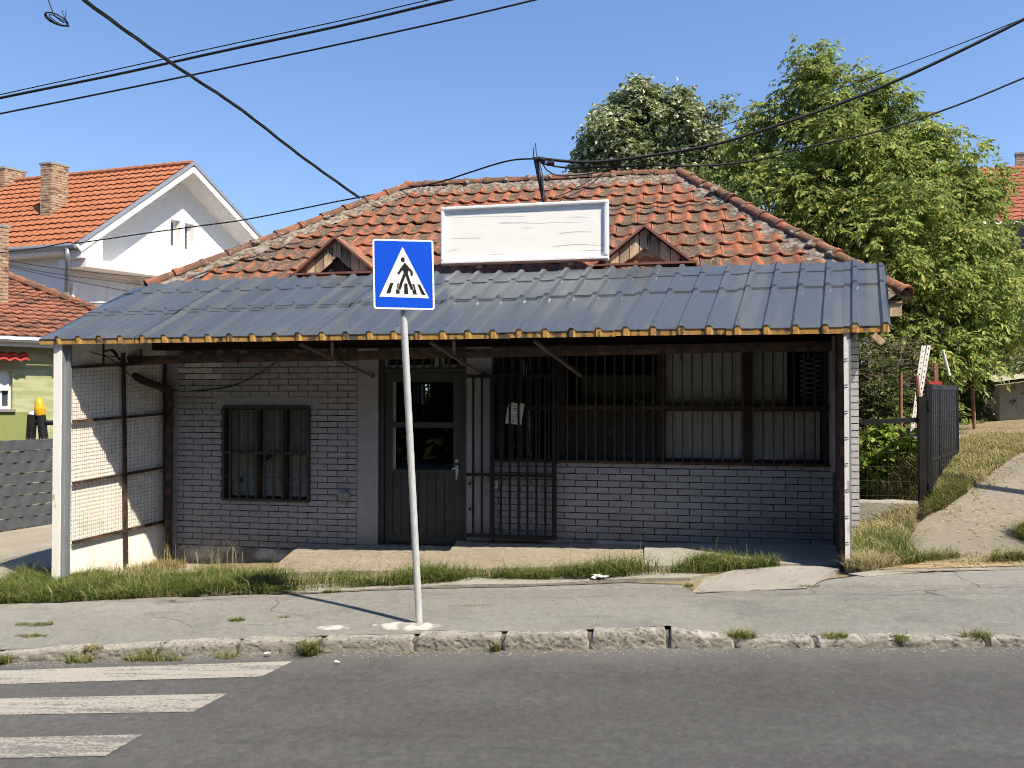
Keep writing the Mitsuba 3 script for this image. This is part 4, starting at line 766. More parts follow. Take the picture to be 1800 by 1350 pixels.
# pictogram in the plate's own coordinates, read from an enlargement (plate 870 x 1050 units)
def sq(x, y): return ((x - 662) / 870 * W_ , -(y - 683) / 1040 * H_)
tri = Polygon([sq(655, 270), sq(1022, 1030), sq(310, 1022)])
splate('white_triangle', tri, .0049, .0006, 'm_signwhite')
man = unary_union([affinity.scale(Point(*sq(655, 466)).buffer(1, quad_segs=12), 30 / 870 * W_, 38 / 1040 * H_, origin=sq(655, 466)),
    LineString([sq(683, 545), sq(640, 600), sq(593, 668)]).buffer(.0102), LineString([sq(683, 545), sq(755, 618), sq(776, 645), sq(778, 688)]).buffer(.0102),
    Polygon([sq(683, 515), sq(640, 575), sq(672, 660), sq(720, 660), sq(735, 580)]).buffer(.004),
    LineString([sq(685, 665), sq(640, 780), sq(600, 893)]).buffer(.0120), LineString([sq(702, 665), sq(735, 780), sq(776, 893)]).buffer(.0120)])
bars = [[(470, 815), (515, 815), (468, 970), (410, 968)], [(575, 815), (615, 815), (600, 975), (540, 972)], [(668, 818), (715, 818), (724, 976), (664, 976)], [(770, 822), (812, 825), (848, 980), (790, 978)], [(855, 827), (895, 830), (972, 985), (915, 982)]]
bars = unary_union([Polygon([sq(*p) for p in b]) for b in bars]).difference(LineString([sq(640, 780), sq(600, 893)]).buffer(.0155)).difference(LineString([sq(735, 780), sq(776, 893)]).buffer(.0155))
splate('walking_figure', man, .0056, .0006, 'm_signblack'); splate('crossing_bars', bars, .0056, .0006, 'm_signblack')
def blob(name, label, cat, px_, off, rr, mt, th=.02, n=40, flat=1.0, seed=0):
    P0 = PG(*px_, .13); ang = np.linspace(0, 2 * np.pi, n, endpoint=False); k = thing(name, label, cat) if cat else None
    r = 1 + .9 * (nfbm(np.stack([np.cos(ang) * 2.2 + seed, np.sin(ang) * 2.2, ang * 0], -1), 4) - .5)
    rings = []
    for f_, h in ((1.0, -.02), (.9, .5), (.6, .8), (.25, 1.0), (0.0, 1.0)): x, y = P0[0] + rr[0] * r * f_ * np.cos(ang), P0[1] + rr[1] * r * f_ * np.sin(ang); rings.append(np.stack([x, y, S * x + .13 - sink(x, y) + off + th * h + .006 * (nfbm(np.stack([x * 30, y * 30, 0 * x], -1), 2) - .5)], -1))
    P = np.array(rings); P = np.concatenate([P, P[:, :1]], 1)
    return put(k or name, MB().grid(P, flip=False), mt, smooth=True, kind=None if cat else 'structure')
mat('m_freshcement', lambda p, n, uv: mix((0.255, 0.246, 0.225), (0.468, 0.459, 0.425), smoothstep(0.35, 0.65, fbm(p.x * 14, p.y * 14, 0, 3))), 0.9)
blob('cement_footing', 'splash of pale fresh cement round the foot of the sign pole', 'cement patch', (715, 1098), .0, (.30, .10), 'm_freshcement', .022, seed=3)
blob('cement_footing', 'small pale cement patch left of the sign pole', 'cement patch', (582, 1100), .0, (.16, .055), 'm_freshcement', .016, seed=8)

# ---------------------------------------------------------------- service mast and overhead wires
MS = thing('service_mast', 'leaning black service mast with tangled wires on the roof ridge', 'mast')
mt_, mb_ = PY(941, 277, 10.4), PY(957, 356, 10.4); mb_ = mb_ + (mb_ - mt_) * .25
put(MS + '__pole', MB().tube([mb_, mt_], .032, 8), 'm_cable', smooth=60)
put(MS + '__insulator', MB().tube([mt_ + [.03, -.02, -.02], mt_ + [.14, -.03, -.06]], [.03, .045], 8).tube([mt_ + [.16, 0, -.09], mt_ + [.26, 0, -.09]], .035, 8).tube([mt_ + [-.03, 0, .0], mt_ + [-.02, 0, .14]], .008, 5).tube([mt_ + [.02, 0, .0], mt_ + [.0, 0, .2]], .006, 5), 'm_cable')
put(MS + '__tail_wire', MB().tube(smoothline([PY(955, 290, 10.38), PY(963, 300, 10.3), PY(985, 309, 10.25), PY(1040, 305, 10.2), PY(1075, 296, 10.2)]), .010, 5).tube(smoothline([PY(948, 284, 10.36), PY(954, 310, 10.3), PY(956, 350, 10.2)]), .009, 5).tube(smoothline([PY(1075, 297, 10.2), PY(1040, 315, 10.3), PY(1005, 335, 10.0), PY(970, 350, 9.7)]), .007, 5).tube(smoothline([PY(1062, 303, 10.2), PY(1030, 330, 10.1), PY(985, 352, 9.6)]), .007, 5), 'm_cable')
def wire(pxs, za, zb, r, label, group=None):
    n = len(pxs); pts = [PZ(x, y, za + (zb - za) * (x - pxs[0][0]) / (pxs[-1][0] - pxs[0][0])) for x, y in pxs]; return cable('overhead_wire', pts, r, label, 'wire', 14, group)
def bundle(pxs, za, zb, r, label):
    k = thing('overhead_wire', label, 'wire'); pts = np.array([PZ(x, y, za + (zb - za) * (x - pxs[0][0]) / (pxs[-1][0] - pxs[0][0])) for x, y in pxs]); p = smoothline(pts, 40)
    s_ = np.concatenate([[0], np.cumsum(np.linalg.norm(np.diff(p, axis=0), axis=1))])
    for ph in range(3):
        a = s_ * 5 + ph * 2.09; o = np.stack([np.cos(a) * .4, np.sin(a) * .9, np.sin(a) * .9], -1) * r * .62
        put(k + '__strand', MB().tube(p + o, r * .66, 5), 'm_cable', smooth=60)
bundle([(60, -75), (148, 0), (300, 110), (420, 190), (530, 275), (632, 348)], 6.2, 11.0, .019, 'thick twisted service cable slanting down to the left hip of the roof')
wire([(-200, 217), (0, 172.5), (200, 132), (400, 88), (600, 45), (790, 0), (1000, -48)], 15.5, 14.0, .027, 'thickest of the three wires crossing the sky at the upper left')
wire([(-200, 212), (0, 166.5), (200, 123), (400, 79), (600, 36), (740, 3), (960, -48)], 15.5, 14.0, .011, 'thin upper wire of the three crossing the sky at the upper left')
wire([(-200, 240), (0, 200), (200, 160), (400, 119), (600, 77), (800, 33), (940, 0), (1100, -38)], 15.0, 13.6, .018, 'lowest of the three wires crossing the sky at the upper left')
wire([(-60, 446), (14, 443), (70, 436), (120, 426), (139, 427), (250, 411), (360, 396), (420, 388), (500, 373), (594, 354), (686, 337), (769, 321), (817, 306), (870, 289), (905, 281), (941, 279)], 17, 10.7, .013, 'sagging wire from the roof mast past the white house at left')
wire([(941, 279), (960, 280), (1000, 284), (1040, 285), (1089, 281), (1155, 272), (1222, 261), (1300, 242), (1450, 192), (1578, 141), (1700, 84), (1800, 34), (1900, -20)], 10.7, 9.2, .022, 'thick wire rising from the roof mast to the upper right corner')
wire([(944, 284), (960, 289), (1000, 295), (1080, 294), (1155, 291), (1244, 291), (1333, 281), (1400, 263), (1550, 229), (1680, 186), (1800, 137), (1900, 95)], 10.7, 9.4, .013, 'lower wire from the roof mast across the trees at right')
wire([(1180, 240), (1250, 226), (1347, 196), (1440, 168), (1528, 137), (1660, 88), (1786, 38), (1900, -10)], 14, 10.5, .008, 'thin high wire above the tall tree at right')
for lb_, a, b, c in (('uppermost', (-20, 452), (120, 474), (400, 500)), ('middle', (-20, 458), (110, 483), (400, 519)), ('lowest', (-20, 461), (120, 492), (340, 533))):
    wire([a, b, c], 19.5, 19.0, .009, lb_ + ' of the three thin drop wires before the white house wall', 'drop wires before the white house')
k = thing('wire_coil', 'loose coil of spare cable hanging from a wire at the upper left', 'cable')
cc = PZ(99, 34, 7.2); ang = np.linspace(0, 2 * np.pi, 40)
def coil(rx, rz, tilt, off): return cc + np.stack([rx * np.cos(ang), -.07 * np.sin(ang), .55 * rz * np.sin(ang) - tilt * rx * np.cos(ang)], -1) + off
m = MB().tube(coil(.108, .052, .22, [0, 0, 0]), .007, 5).tube(coil(.10, .048, .28, [.005, 0, .003]), .007, 5).tube(coil(.088, .03, .42, [.012, .02, -.005]), .005, 5)
m.tube(smoothline([PZ(60, -90, 7.2), PZ(84, -5, 7.2), PZ(90, 14, 7.2), PZ(97, 28, 7.2), PZ(112, 40, 7.2)]), .006, 5)
for x in (109, 116): m.tube([PZ(x, 18, 7.2), PZ(115, 36, 7.2)], .004, 5)
put(k, m, 'm_cable')
# the utility pole beyond the right edge of the picture; its shadow falls across the driveway
UPk = thing('utility_pole', 'utility pole standing just right of the view, its shadow across the driveway', 'pole')
ub = np.array([3.92, 9.19, 0]) + np.array([1.63, -1.11, 0]) * .95; put(UPk, MB().tube([[ub[0], ub[1], 0], [ub[0], ub[1], 8]], [.085, .065], 12), 'm_bark', smooth=40)
# ---------------------------------------------------------------- houses and fence at the left
def vpdir(x): d = fw0 + RT * (x - 900) / FOC; return d / np.linalg.norm(d)
def onPlane(x, y, P0, d):   # the upright plane through P0 that runs along d
    n = np.array([d[1], -d[0], 0]); r = ray(x, y); return CAM + r * (np.dot(P0 - CAM, n) / np.dot(r, n))
def wallface(mbk, P0, d, out, openings, s0, s1, z0, z1, th):   # upright wall with real openings (s0, s1, z0, z1)
    pl = Polygon([(s0, z0), (s1, z0), (s1, z1), (s0, z1)])
    for o in openings: pl = pl.difference(Polygon([(o[0], o[2]), (o[1], o[2]), (o[1], o[3]), (o[0], o[3])]))
    return mbk.poly(pl, th, [P0[0], P0[1], 0], d, (0, 0, 1), -out)
def chimney(key_, x0, x1, ytop, ybot, d, cap=True, course=.085):
    a, b = PZ(x0, ytop, d), PZ(x1, ytop, d); w = np.linalg.norm(b - a); zt2 = a[2]; zb2 = PZ(x0, ybot, d)[2] - 1.1
    dL_, dR_ = vpdir(-3700), vpdir(1900); c = (a + b) / 2; c = c + (c - CAM) * (.1 / np.linalg.norm(c - CAM)); ww = .90 * w / (abs(dR_ @ RT) + abs(dL_ @ RT) * .85)
    e1, e2 = dR_ * ww / 2, dL_ * ww * .85 / 2
    q = [c - e1 - e2, c + e1 - e2, c + e1 + e2, c - e1 + e2]
    core = MB(); 
    def prism(m, k, za, zb_): m.add([[c[0] + (p - c)[0] * k, c[1] + (p - c)[1] * k, za] for p in q] + [[c[0] + (p - c)[0] * k, c[1] + (p - c)[1] * k, zb_] for p in q], [[0, 3, 2, 1], [4, 5, 6, 7], [0, 1, 5, 4], [1, 2, 6, 5], [2, 3, 7, 6], [3, 0, 4, 7]])
    prism(core, .965, zb2, zt2); put(key_, core, 'm_mortar_light')
    mb = MB(); z = zb2; k = 0
    while z < zt2 - course * .6:
        for (p, q2) in zip(q, q[1:] + q[:1]):
            e = q2 - p; Lw = np.linalg.norm(e[:2]); n_ = max(2, round(Lw / .24)); e = e / Lw
            o = np.array([e[1], -e[0], 0]); o = o if o @ (p - c) > 0 else -o
            cuts = [0] + [(i + (.5 if k % 2 else 0)) * Lw / n_ for i in range(1 if not k % 2 else 0, n_)] + [Lw]
            for s0, s1 in zip(cuts[:-1], cuts[1:]):
                if s1 - s0 > .04: aa, bb_ = p + e * (s0 + .008), p + e * (s1 - .008); mb.bar([aa[0], aa[1], z + course / 2], [bb_[0], bb_[1], z + course / 2], .02 + rng.uniform(0, .012), course - .016)
        z += course; k += 1
    put(key_ + '__bricks', mb, 'm_brick', kind='stuff')
    if cap: m = MB(); prism(m, 1.14, zt2, zt2 + .07); put(key_ + '__cap', m, 'm_conc')
def tileroof(P0, eu_, ev_, lu, lv, clip, tw, th_, mt, kname, kind='stuff', amp=.025, lift=.03):
    """Rows of pan tiles on the slope P0 + eu*s + ev*t; clip(s, t) says where the slope is."""
    nrm = np.cross(eu_, ev_); nrm /= np.linalg.norm(nrm); nrm = nrm if nrm[2] > 0 else -nrm
    m = MB(); nr, nc = int(lv / th_), int(lu / tw); wv = np.linspace(0, 1, 6); hz_ = amp * np.array([.5, .05, .15, .75, 1.0, .6])
    for r in range(nr):
        for c in range(nc):
            s0, t0_ = c * tw, r * th_
            if not clip(s0 + tw / 2, t0_ + th_ / 2): continue
            jz = rng.normal(0, .003); P = np.zeros((6, 3, 3))
            for j, (t_, l_) in enumerate(((0, lift - .028), (0, lift), (th_ * 1.05, .002))): P[:, j] = P0 + eu_ * (s0 + wv[:, None] * tw) + ev_ * (t0_ + t_ + jz) + nrm * (hz_ + l_ + jz)[:, None]
            m.grid(P)
    put(kname, m, mt, kind=kind)
WH = thing('white_house', 'tall white rendered house with a bright orange tiled gable roof', 'house')
dL, dR = vpdir(-3700), vpdir(1900)
RC = PZ(137, 430, 23.5); AP = onPlane(339, 289, RC, dR); RE = onPlane(462, 424, RC, dR)
Lh = 16.0
evs = AP - RC; Lsl = np.linalg.norm(evs); evs /= Lsl
zb0 = -2.5
put(WH + '__roof', MB().add([RC, AP, AP + dL * Lh, RC + dL * Lh], [[0, 1, 2, 3]]).add([RE, AP, AP + dL * Lh, RE + dL * Lh], [[0, 3, 2, 1]]).add([k - [0, 0, .16] for k in (RC, AP, AP + dL * Lh, RC + dL * Lh)], [[0, 3, 2, 1]]).add([k - [0, 0, .16] for k in (RE, AP, AP + dL * Lh, RE + dL * Lh)], [[0, 1, 2, 3]]), 'm_render_white')
evp = evs - dL * (evs @ dL); evp /= np.linalg.norm(evp)
skw = (evs @ dL) / (evs @ evp)
tileroof(RC + dL * .12, dL, evs, Lh, Lsl, lambda s, t: True, .30, .36, 'm_orange_tile', WH + '__roof__tiles', amp=.035, lift=.05)
m = MB()
for k in range(26): m.tube([AP + dL * (k * .4) + [0, 0, .03], AP + dL * (k * .4 + .41) + [0, 0, .05]], .11, 8)
put(WH + '__ridge_tiles', m, 'm_orange_tile', kind='stuff')
for a, b in ((RC, AP), (AP, RE)):
    d_ = (b - a) / np.linalg.norm(b - a); put(WH + '__verge_board', MB().bar(a - [0, 0, .12] - dL * .02, b - [0, 0, .12] - dL * .02, .04, .24), 'm_render_white')
    put(WH + '__verge_flashing', MB().bar(a + [0, 0, .04] - dL * .03, b + [0, 0, .04] - dL * .03, .10, .10), 'm_greymetal')
# walls: the gable wall stands back under the verge
G0 = RC + dL * .90 + dR * .55; gs1 = (RE - RC) @ dR - .55
gs = lambda x, y: (onPlane(x, y, G0, dR) - G0) @ dR
gzz = lambda x, y: onPlane(x, y, G0, dR)[2]
out = -dL
ops = [(gs(300, 410), gs(317, 410), gzz(310, 434), gzz(310, 387)), (gs(325, 415), gs(341, 415), gzz(333, 440), gzz(333, 393))]
mW = MB(); pl = Polygon([(0, zb0), (gs1 - .2, zb0), (gs1 - .2, RE[2] + .12), ((AP - G0) @ dR, AP[2] - .2), (0, RC[2] + .1)])
win2 = (gs(170, 510), gs(247, 510), gzz(200, 560), gzz(200, 487))
for o in ops + [win2]: pl = pl.difference(Polygon([(o[0], o[2]), (o[1], o[2]), (o[1], o[3]), (o[0], o[3])]))
mW.poly(pl, .35, [G0[0], G0[1], 0], dR, (0, 0, 1), -out)
mW.poly(Polygon([(.36, zb0), (Lh - 1, zb0), (Lh - 1, RC[2] - .1), (.36, RC[2] - .1)]), .3, [G0[0], G0[1], 0], dL, (0, 0, 1), dR)
put(WH + '__wall', mW, 'm_render_white')
def wpane(key_, P0, d, out_, o, depth, mt='m_darkglass', fmt='m_pvc', mull=()):
    a, b, c, e = o; base = np.array([P0[0], P0[1], 0]) - out_ * depth
    def bb(s0, s1, z0_, z1_, t0_, t1_, mt_, nm):
        pl_ = Polygon([(s0, z0_), (s1, z0_), (s1, z1_), (s0, z1_)]); return put(nm, MB().poly(pl_, t1_ - t0_, base + out_ * t1_, d, (0, 0, 1), -out_), mt_)
    ring = Polygon([(a, c), (b, c), (b, e), (a, e)]).difference(Polygon([(a + .06, c + .06), (b - .06, c + .06), (b - .06, e - .06), (a + .06, e - .06)]))
    for q in mull: ring = ring.union(Polygon([(q - .05, c), (q + .05, c), (q + .05, e), (q - .05, e)]))
    k = put(key_, MB().poly(ring, .05, base + out_ * .05, d, (0, 0, 1), -out_), fmt)
    bb(a + .02, b - .02, c + .02, e - .02, 0, .02, mt, k + '__pane'); return k
for o in ops: wpane(WH + '__window', G0, dR, out, o, .26)
k = wpane(WH + '__shuttered_window', G0, dR, out, win2, .2, 'm_pvc', 'm_render_white', (win2[0] + (win2[1] - win2[0]) * .32, win2[0] + (win2[1] - win2[0]) * .78))
m = MB(); base = np.array([G0[0], G0[1], 0]) - out * .17
for z in np.arange(win2[2], win2[3] - .05, .055): m.bar(base + dR * (win2[0] + .03) + [0, 0, z], base + dR * (win2[1] - .03) + [0, 0, z], .02, .042)
put(k + '__shutter_slats', m, 'm_pvc', kind='stuff')
# cornice at the gable's foot and the little return at the eaves
z_c = onPlane(160, 455, RC, dR)[2]
put(WH + '__cornice', MB().poly(Polygon([(.25, z_c - .26), (gs1 + .3, z_c - .26), (gs1 + .3, z_c), (.25, z_c)]), 1.1, [RC[0], RC[1], 0], dR, (0, 0, 1), dL), 'm_render_white')
put(WH + '__eaves_return', MB().poly(Polygon([(.1, z_c - .0), (.75, z_c - .0), (.75, RC[2] + .42), (.1, RC[2] - .05)]), .55, [RC[0] - dL[0] * -.004, RC[1] + dL[1] * .004, 0], dR, (0, 0, 1), dL), 'm_render_white')
put(WH + '__eaves_soffit', MB().poly(Polygon([(.0, RC[2] - .22), (.6, RC[2] - .22), (.6, RC[2] - .1), (0, RC[2] - .1)]), Lh - 1, [RC[0] + dL[0] * .6, RC[1] + dL[1] * .6, 0], dR, (0, 0, 1), dL), 'm_render_white')
gA = RC - dR * .07 + [0, 0, -.04]
put(WH + '__gutter', MB().tube([gA - dL * .02, gA + dL * Lh], .09, 8), 'm_greymetal', smooth=40)
put(WH + '__downpipe', MB().tube(smoothline([gA + dL * .3 + [0, 0, -.06], gA + dL * .3 + [0, 0, -.42], G0 - dR * .10 + dL * .1 + [0, 0, RC[2] - G0[2] - 1.35], G0 - dR * .10 + dL * .1 + [0, 0, RC[2] - G0[2] - 1.7], G0 - dR * .10 + dL * .1 + [0, 0, RC[2] - G0[2] - 7]]), .075, 8), 'm_greymetal', smooth=40)
q = onPlane(213, 473, G0, dR); put(WH + '__wall_lamp', MB().tube([q, q + out * .1], [.12, .14], 10).tube([q + out * .1, q + out * .2], [.14, .05], 10), 'm_pvc', smooth=40)
m = MB(); p0, p1, p2 = onPlane(136, 534, RC, dR) + out * .2, onPlane(160, 533, RC, dR) + out * .45, onPlane(186, 537, RC, dR) + out * .4
ln = smoothline([p0, p1, p2], 12); m.tube(ln, .035, 6); m.tube(ln - [0, 0, .85], .03, 6)
for p in ln[::2]: m.tube([p, p - [0, 0, .85]], .016, 5)
put(WH + '__balcony_railing', m, 'm_greymetal')
def depth_on(x, y, P0, a_, b_): n_ = np.cross(a_, b_); r = ray(x, y); return np.dot(P0 - CAM, n_) / np.dot(r, n_)
chimney(WH + '__chimney', 74, 118, 291, 372, depth_on(96, 372, RC, dL, evs)); chimney(WH + '__chimney', -10, 42, 300, 324, depth_on(16, 325, RC, dL, evs))

GH = thing('green_house', 'low pale green house with a weathered red tiled hip roof', 'house')
d2R = vpdir(2400); d2L = vpdir(-2600)
W0 = PZ(140, 640, 17.5); W0[2] = 0
ws = lambda x, y: (onPlane(x, y, W0, d2R) - W0) @ d2R
wz = lambda x, y: onPlane(x, y, W0, d2R)[2]
n2o = np.array([d2R[1], -d2R[0], 0])
wo = (ws(-40, 680), ws(22, 680), wz(10, 719), wz(10, 652)); wo2 = (ws(101, 690), ws(140, 690), wz(103, 712), wz(103, 652))
pl = Polygon([(-7, -2), (1.5, -2), (1.5, wz(60, 606)), (-7, wz(60, 606))])
for o in (wo, wo2): pl = pl.difference(Polygon([(o[0], o[2]), (o[1], o[2]), (o[1], o[3]), (o[0], o[3])]))
put(GH + '__wall', MB().poly(pl, .3, W0, d2R, (0, 0, 1), -n2o), 'm_green_wall')
for o in (wo, wo2):
    wpane(GH + '__window', W0, d2R, n2o, o, .2, mull=(o[1] - .22,))
    put(GH + '__roller_shutter', MB().poly(Polygon([(o[0] + .05, o[3] - .42), (o[1] - .05, o[3] - .42), (o[1] - .05, o[3]), (o[0] + .05, o[3])]), .06, W0 - n2o * .10, d2R, (0, 0, 1), -n2o), 'm_pvc')
    put(GH + '__sill', MB().poly(Polygon([(o[0] - .05, o[2] - .06), (o[1] + .05, o[2] - .06), (o[1] + .05, o[2]), (o[0] - .05, o[2])]), .22, W0 + n2o * .08, d2R, (0, 0, 1), -n2o), 'm_conc')
    put(GH + '__panel', MB().poly(Polygon([(o[0], -2), (o[1] + .4, -2), (o[1] + .4, o[2] - .065), (o[0], o[2] - .065)]), .02, W0 + n2o * .02, d2R, (0, 0, 1), -n2o), 'm_green_plain')
for (a, b) in ((-60, 47), (93, 150)):
    sa, sb = ws(a, 632), ws(b, 632); z = wz(20, 634); n = max(3, int((sb - sa) / .16)); q = np.linspace(sa, sb, n * 6)
    P = np.stack([W0 + d2R * s_ + n2o * o_ + [0, 0, z + .06 * abs(math.sin(s_ * math.pi / .2)) + h_] for s_ in q for o_, h_ in ((.02, .14), (.32, 0), (.32, -.035))]).reshape(len(q), 3, 3)
    put(GH + '__tile_awning', MB().grid(P), 'm_redtrim', smooth=False)
zE = wz(60, 600) + .05; E1 = W0 + d2R * 2.0 + n2o * .45 + [0, 0, zE]; E0 = W0 - d2R * 8 + n2o * .45 + [0, 0, zE]
ridge_p = PZ(14, 489, 20.8); bk = -n2o
hR = (ridge_p - E1); dback = hR @ bk; dh = ridge_p[2] - zE
evg = bk * dback + [0, 0, dh]; Lg = np.linalg.norm(evg); evg /= Lg; sR = (ridge_p - E0) @ d2R; LE = (E1 - E0) @ d2R
put(GH + '__roof', MB().add([E0, E1, ridge_p, E0 + evg * Lg], [[0, 1, 2, 3]]).add([E1, E1 + bk * 2 * dback, ridge_p], [[0, 1, 2]]), 'm_red_tile')
tileroof(E0, d2R, evg, LE, Lg, lambda s, t: s < LE - (LE - sR) * t / Lg - .05, .21, .37, 'm_red_tile', GH + '__roof__tiles', amp=.03, lift=.045)
m = MB(); hd = ridge_p - E1; n = 14
for k in range(n): m.tube([E1 + hd * (k / n) + [0, 0, .05], E1 + hd * ((k + 1.05) / n) + [0, 0, .075]], [.10, .125], 8)
put(GH + '__hip_tiles', m, 'm_ridge', kind='stuff')
put(GH + '__gutter', MB().tube([E0 + n2o * .06 - [0, 0, .06], E1 + n2o * .06 - [0, 0, .06]], .075, 8), 'm_greymetal', smooth=40)
put(GH + '__eaves_board', MB().bar(E0 + [0, 0, -.14] - n2o * .02, E1 + [0, 0, -.14] - n2o * .02, .03, .12), 'm_white')
chimney(GH + '__chimney', -24, 13, 398, 532, depth_on(0, 534, E0, d2R, evg))

FN = thing('woven_fence', 'dark grey woven strip fence closing the yard at the left', 'fence')
f0, f1 = PG(-60, 945), PG(104, 919); df = f1 - f0; df[2] = 0; lf_ = np.linalg.norm(df); df /= lf_; zft = PZ(50, 773, np.dot(PG(52, 928) - CAM, FW))[2]
ze = -.72; s_ext = lf_ + 2.5; nf = np.array([df[1], -df[0], 0]); rowh = .205
cw = .122; ncol = int(s_ext / cw)
SL = {}
for r in range(9):
    zc_ = zft - rowh * (r + .5)
    for c in range(ncol):
        u_ = np.linspace(0, 1, 5); bulge = .016 * np.sin(np.pi * u_) * (1 if (r + c) % 2 else -1)
        if (r + c) % 2 not in SL:
            P = np.stack([np.stack([u_ * cw, bulge, np.full(5, zz_)], -1) for zz_ in (-rowh / 2 + .0015, rowh / 2 - .0015)], 1); SL[(r + c) % 2] = mikit.ply(MB().grid(P).mesh(), 'm_fence', smooth=True)
        copy(FN + '__strip', SL[(r + c) % 2], frame(f0 * [1, 1, 0] + df * cw * c + [0, 0, zc_ + rng.normal(0, .003)], df, nf, [0, 0, 1]))
m = MB()
for z in (zft - .01, zft - rowh * 9): m.bar(f0 * [1, 1, 0] + [0, 0, z] - nf * .03, f0 * [1, 1, 0] + df * s_ext + [0, 0, z] - nf * .03, .012, .012)
for c in np.arange(.02, s_ext, .061): p = f0 * [1, 1, 0] + df * c; m.tube([p + [0, 0, zft - .02], p + [0, 0, zft + .03]], .004, 4)
put(FN + '__wire_tips', m, 'm_greymetal')
for c in np.arange(.5, s_ext, 2.0): p = f0 * [1, 1, 0] + df * c - nf * .06; put(FN + '__post', MB().bar([p[0], p[1], -1.2], [p[0], p[1], zft], .06, .06), 'm_fence')
PGR = thing('playground_frame', 'black tube playground frame with a yellow handle rising above the woven fence', 'playground equipment')
dpg = 15.5; p_ = lambda x, y: PZ(x, y, dpg)
put(PGR + '__post', MB().tube([p_(57, 728), p_(52, 800)], .09, 10), 'm_blackpaint', smooth=40)
put(PGR + '__post', MB().tube([p_(72, 730), p_(80, 800)], .085, 10), 'm_blackpaint', smooth=40)
put(PGR + '__crossbar', MB().tube([p_(62, 743), p_(140, 743)], .05, 10), 'm_blackpaint', smooth=40)
put(PGR + '__cap', MB().tube([p_(57, 729), p_(57.3, 723)], [.09, .05], 10), 'm_galv', smooth=40)
a, b = p_(72, 734), p_(68, 699); tt2 = np.linspace(0, 1, 14); put(PGR + '__handle', MB().tube(a + (b - a) * tt2[:, None], .105 * np.interp(tt2, [0, .15, .45, .8, .95, 1], [.6, .85, 1.0, .72, .42, .1]), 14), 'm_yellow', smooth=60)

# ---------------------------------------------------------------- right side: fence, gate, shed, far house
LW = thing('low_wall', 'low rough concrete wall between the brick corner and the gate post', 'wall')
yw = 9.05; a, b = PY(1508, 880, yw), PY(1614, 881, yw)
X = np.linspace(a[0] - .2, b[0], 24); prof = [(0, .2), (0, a[2] - .02), (.02, a[2]), (.16, a[2]), (.18, a[2] - .02), (.18, .2)]; P = np.zeros((24, 6, 3)); P[..., 0] = X[:, None]; P[..., 1] = yw + np.array([p[0] for p in prof]); P[..., 2] = np.array([p[1] for p in prof]); P += (.03 * (nfbm(P * 8, 3) - .5))[..., None]
put(LW, MB().grid(P), 'm_conc', smooth=40)
GF = thing('wire_fence', 'thin iron railed wire fence standing on the low concrete wall', 'fence')
yf2 = yw + .09; r0_, r1_ = PY(1505, 742, yf2), PY(1618, 738, yf2)
put(GF + '__rail', MB().bar(r0_, r1_, .035, .05), 'm_blackpaint')
m = MB()
for x in np.arange(r0_[0], r1_[0], .11): m.tube([[x, yf2, a[2]], [x, yf2, r0_[2]]], .0016, 4)
for z in np.arange(a[2] + .05, r0_[2], .16): m.tube([[r0_[0], yf2, z], [r1_[0], yf2, z]], .0016, 4)
put(GF + '__wire_mesh', m, 'm_rust')
GP = thing('gate_post', 'black square steel gate post at the end of the low wall', 'post')
q = PY(1622, 905, 9.12); put(GP, MB().box(q[0] - .035, q[0] + .035, 9.09, 9.17, .3, PY(1622, 697, 9.12)[2]), 'm_blackpaint')
GT = thing('gate_leaf', 'black vertical bar steel gate leaf standing open beside the driveway', 'gate')
h0, h1 = PY(1634, 890, 9.16), PY(1681, 858, 10.75); zt3, zb3 = PY(1634, 680, 9.16)[2], PY(1634, 888, 9.16)[2]; dg = h1 - h0; dg[2] = 0; Lg2 = np.linalg.norm(dg); dg /= Lg2
def gp(s_, z): return np.array([h0[0], h0[1], 0]) + dg * s_ + [0, 0, z]
for z in (zt3, zb3 + .02): put(GT + '__rail', MB().bar(gp(0, z), gp(Lg2, z), .045, .06), 'm_blackpaint')
put(GT + '__rail', MB().bar(gp(.03, zb3 + .5), gp(Lg2, zb3 + .5), .06, .035), 'm_blackpaint')
for s_ in (0, Lg2): put(GT + '__stile', MB().bar(gp(s_, zb3), gp(s_, zt3 + .03), .055, .055), 'm_blackpaint')
nb = 14
for k in range(nb): s_ = Lg2 * (k + 1) / (nb + 1); put(GT + '__bar', MB().bar(gp(s_, zb3 + .03), gp(s_, zt3 - .02), .030, .088, up=dg), 'm_blackpaint')
for z in (zb3 + .2, zt3 - .2): put(GT + '__hinge', MB().tube([gp(-.03, z - .05), gp(-.03, z + .05)], .022, 8), 'm_blackpaint')
def post(name, label, pa, pb, d, r, mt, cat='post', group=None):
    k = thing(name, label, cat, group); put(k, MB().tube([PZ(*pb, d), PZ(*pa, d)], r, 8), mt, smooth=60)
post('rusty_post', 'rusty pipe post in the bushes behind the wire fence', (1583, 655), (1584, 800), 9.8, .024, 'm_rustpost')
post('rusty_post', 'thin rusty post right of the open gate leaf', (1709, 682), (1715, 790), 12.6, .03, 'm_rustpost')
post('white_stick', 'short white stick leaning among the leaves above the gate', (1657, 616), (1669, 660), 11.0, .022, 'm_white', 'stick')
PF = thing('perforated_post', 'tall white perforated steel upright leaning by the gate post', 'post')
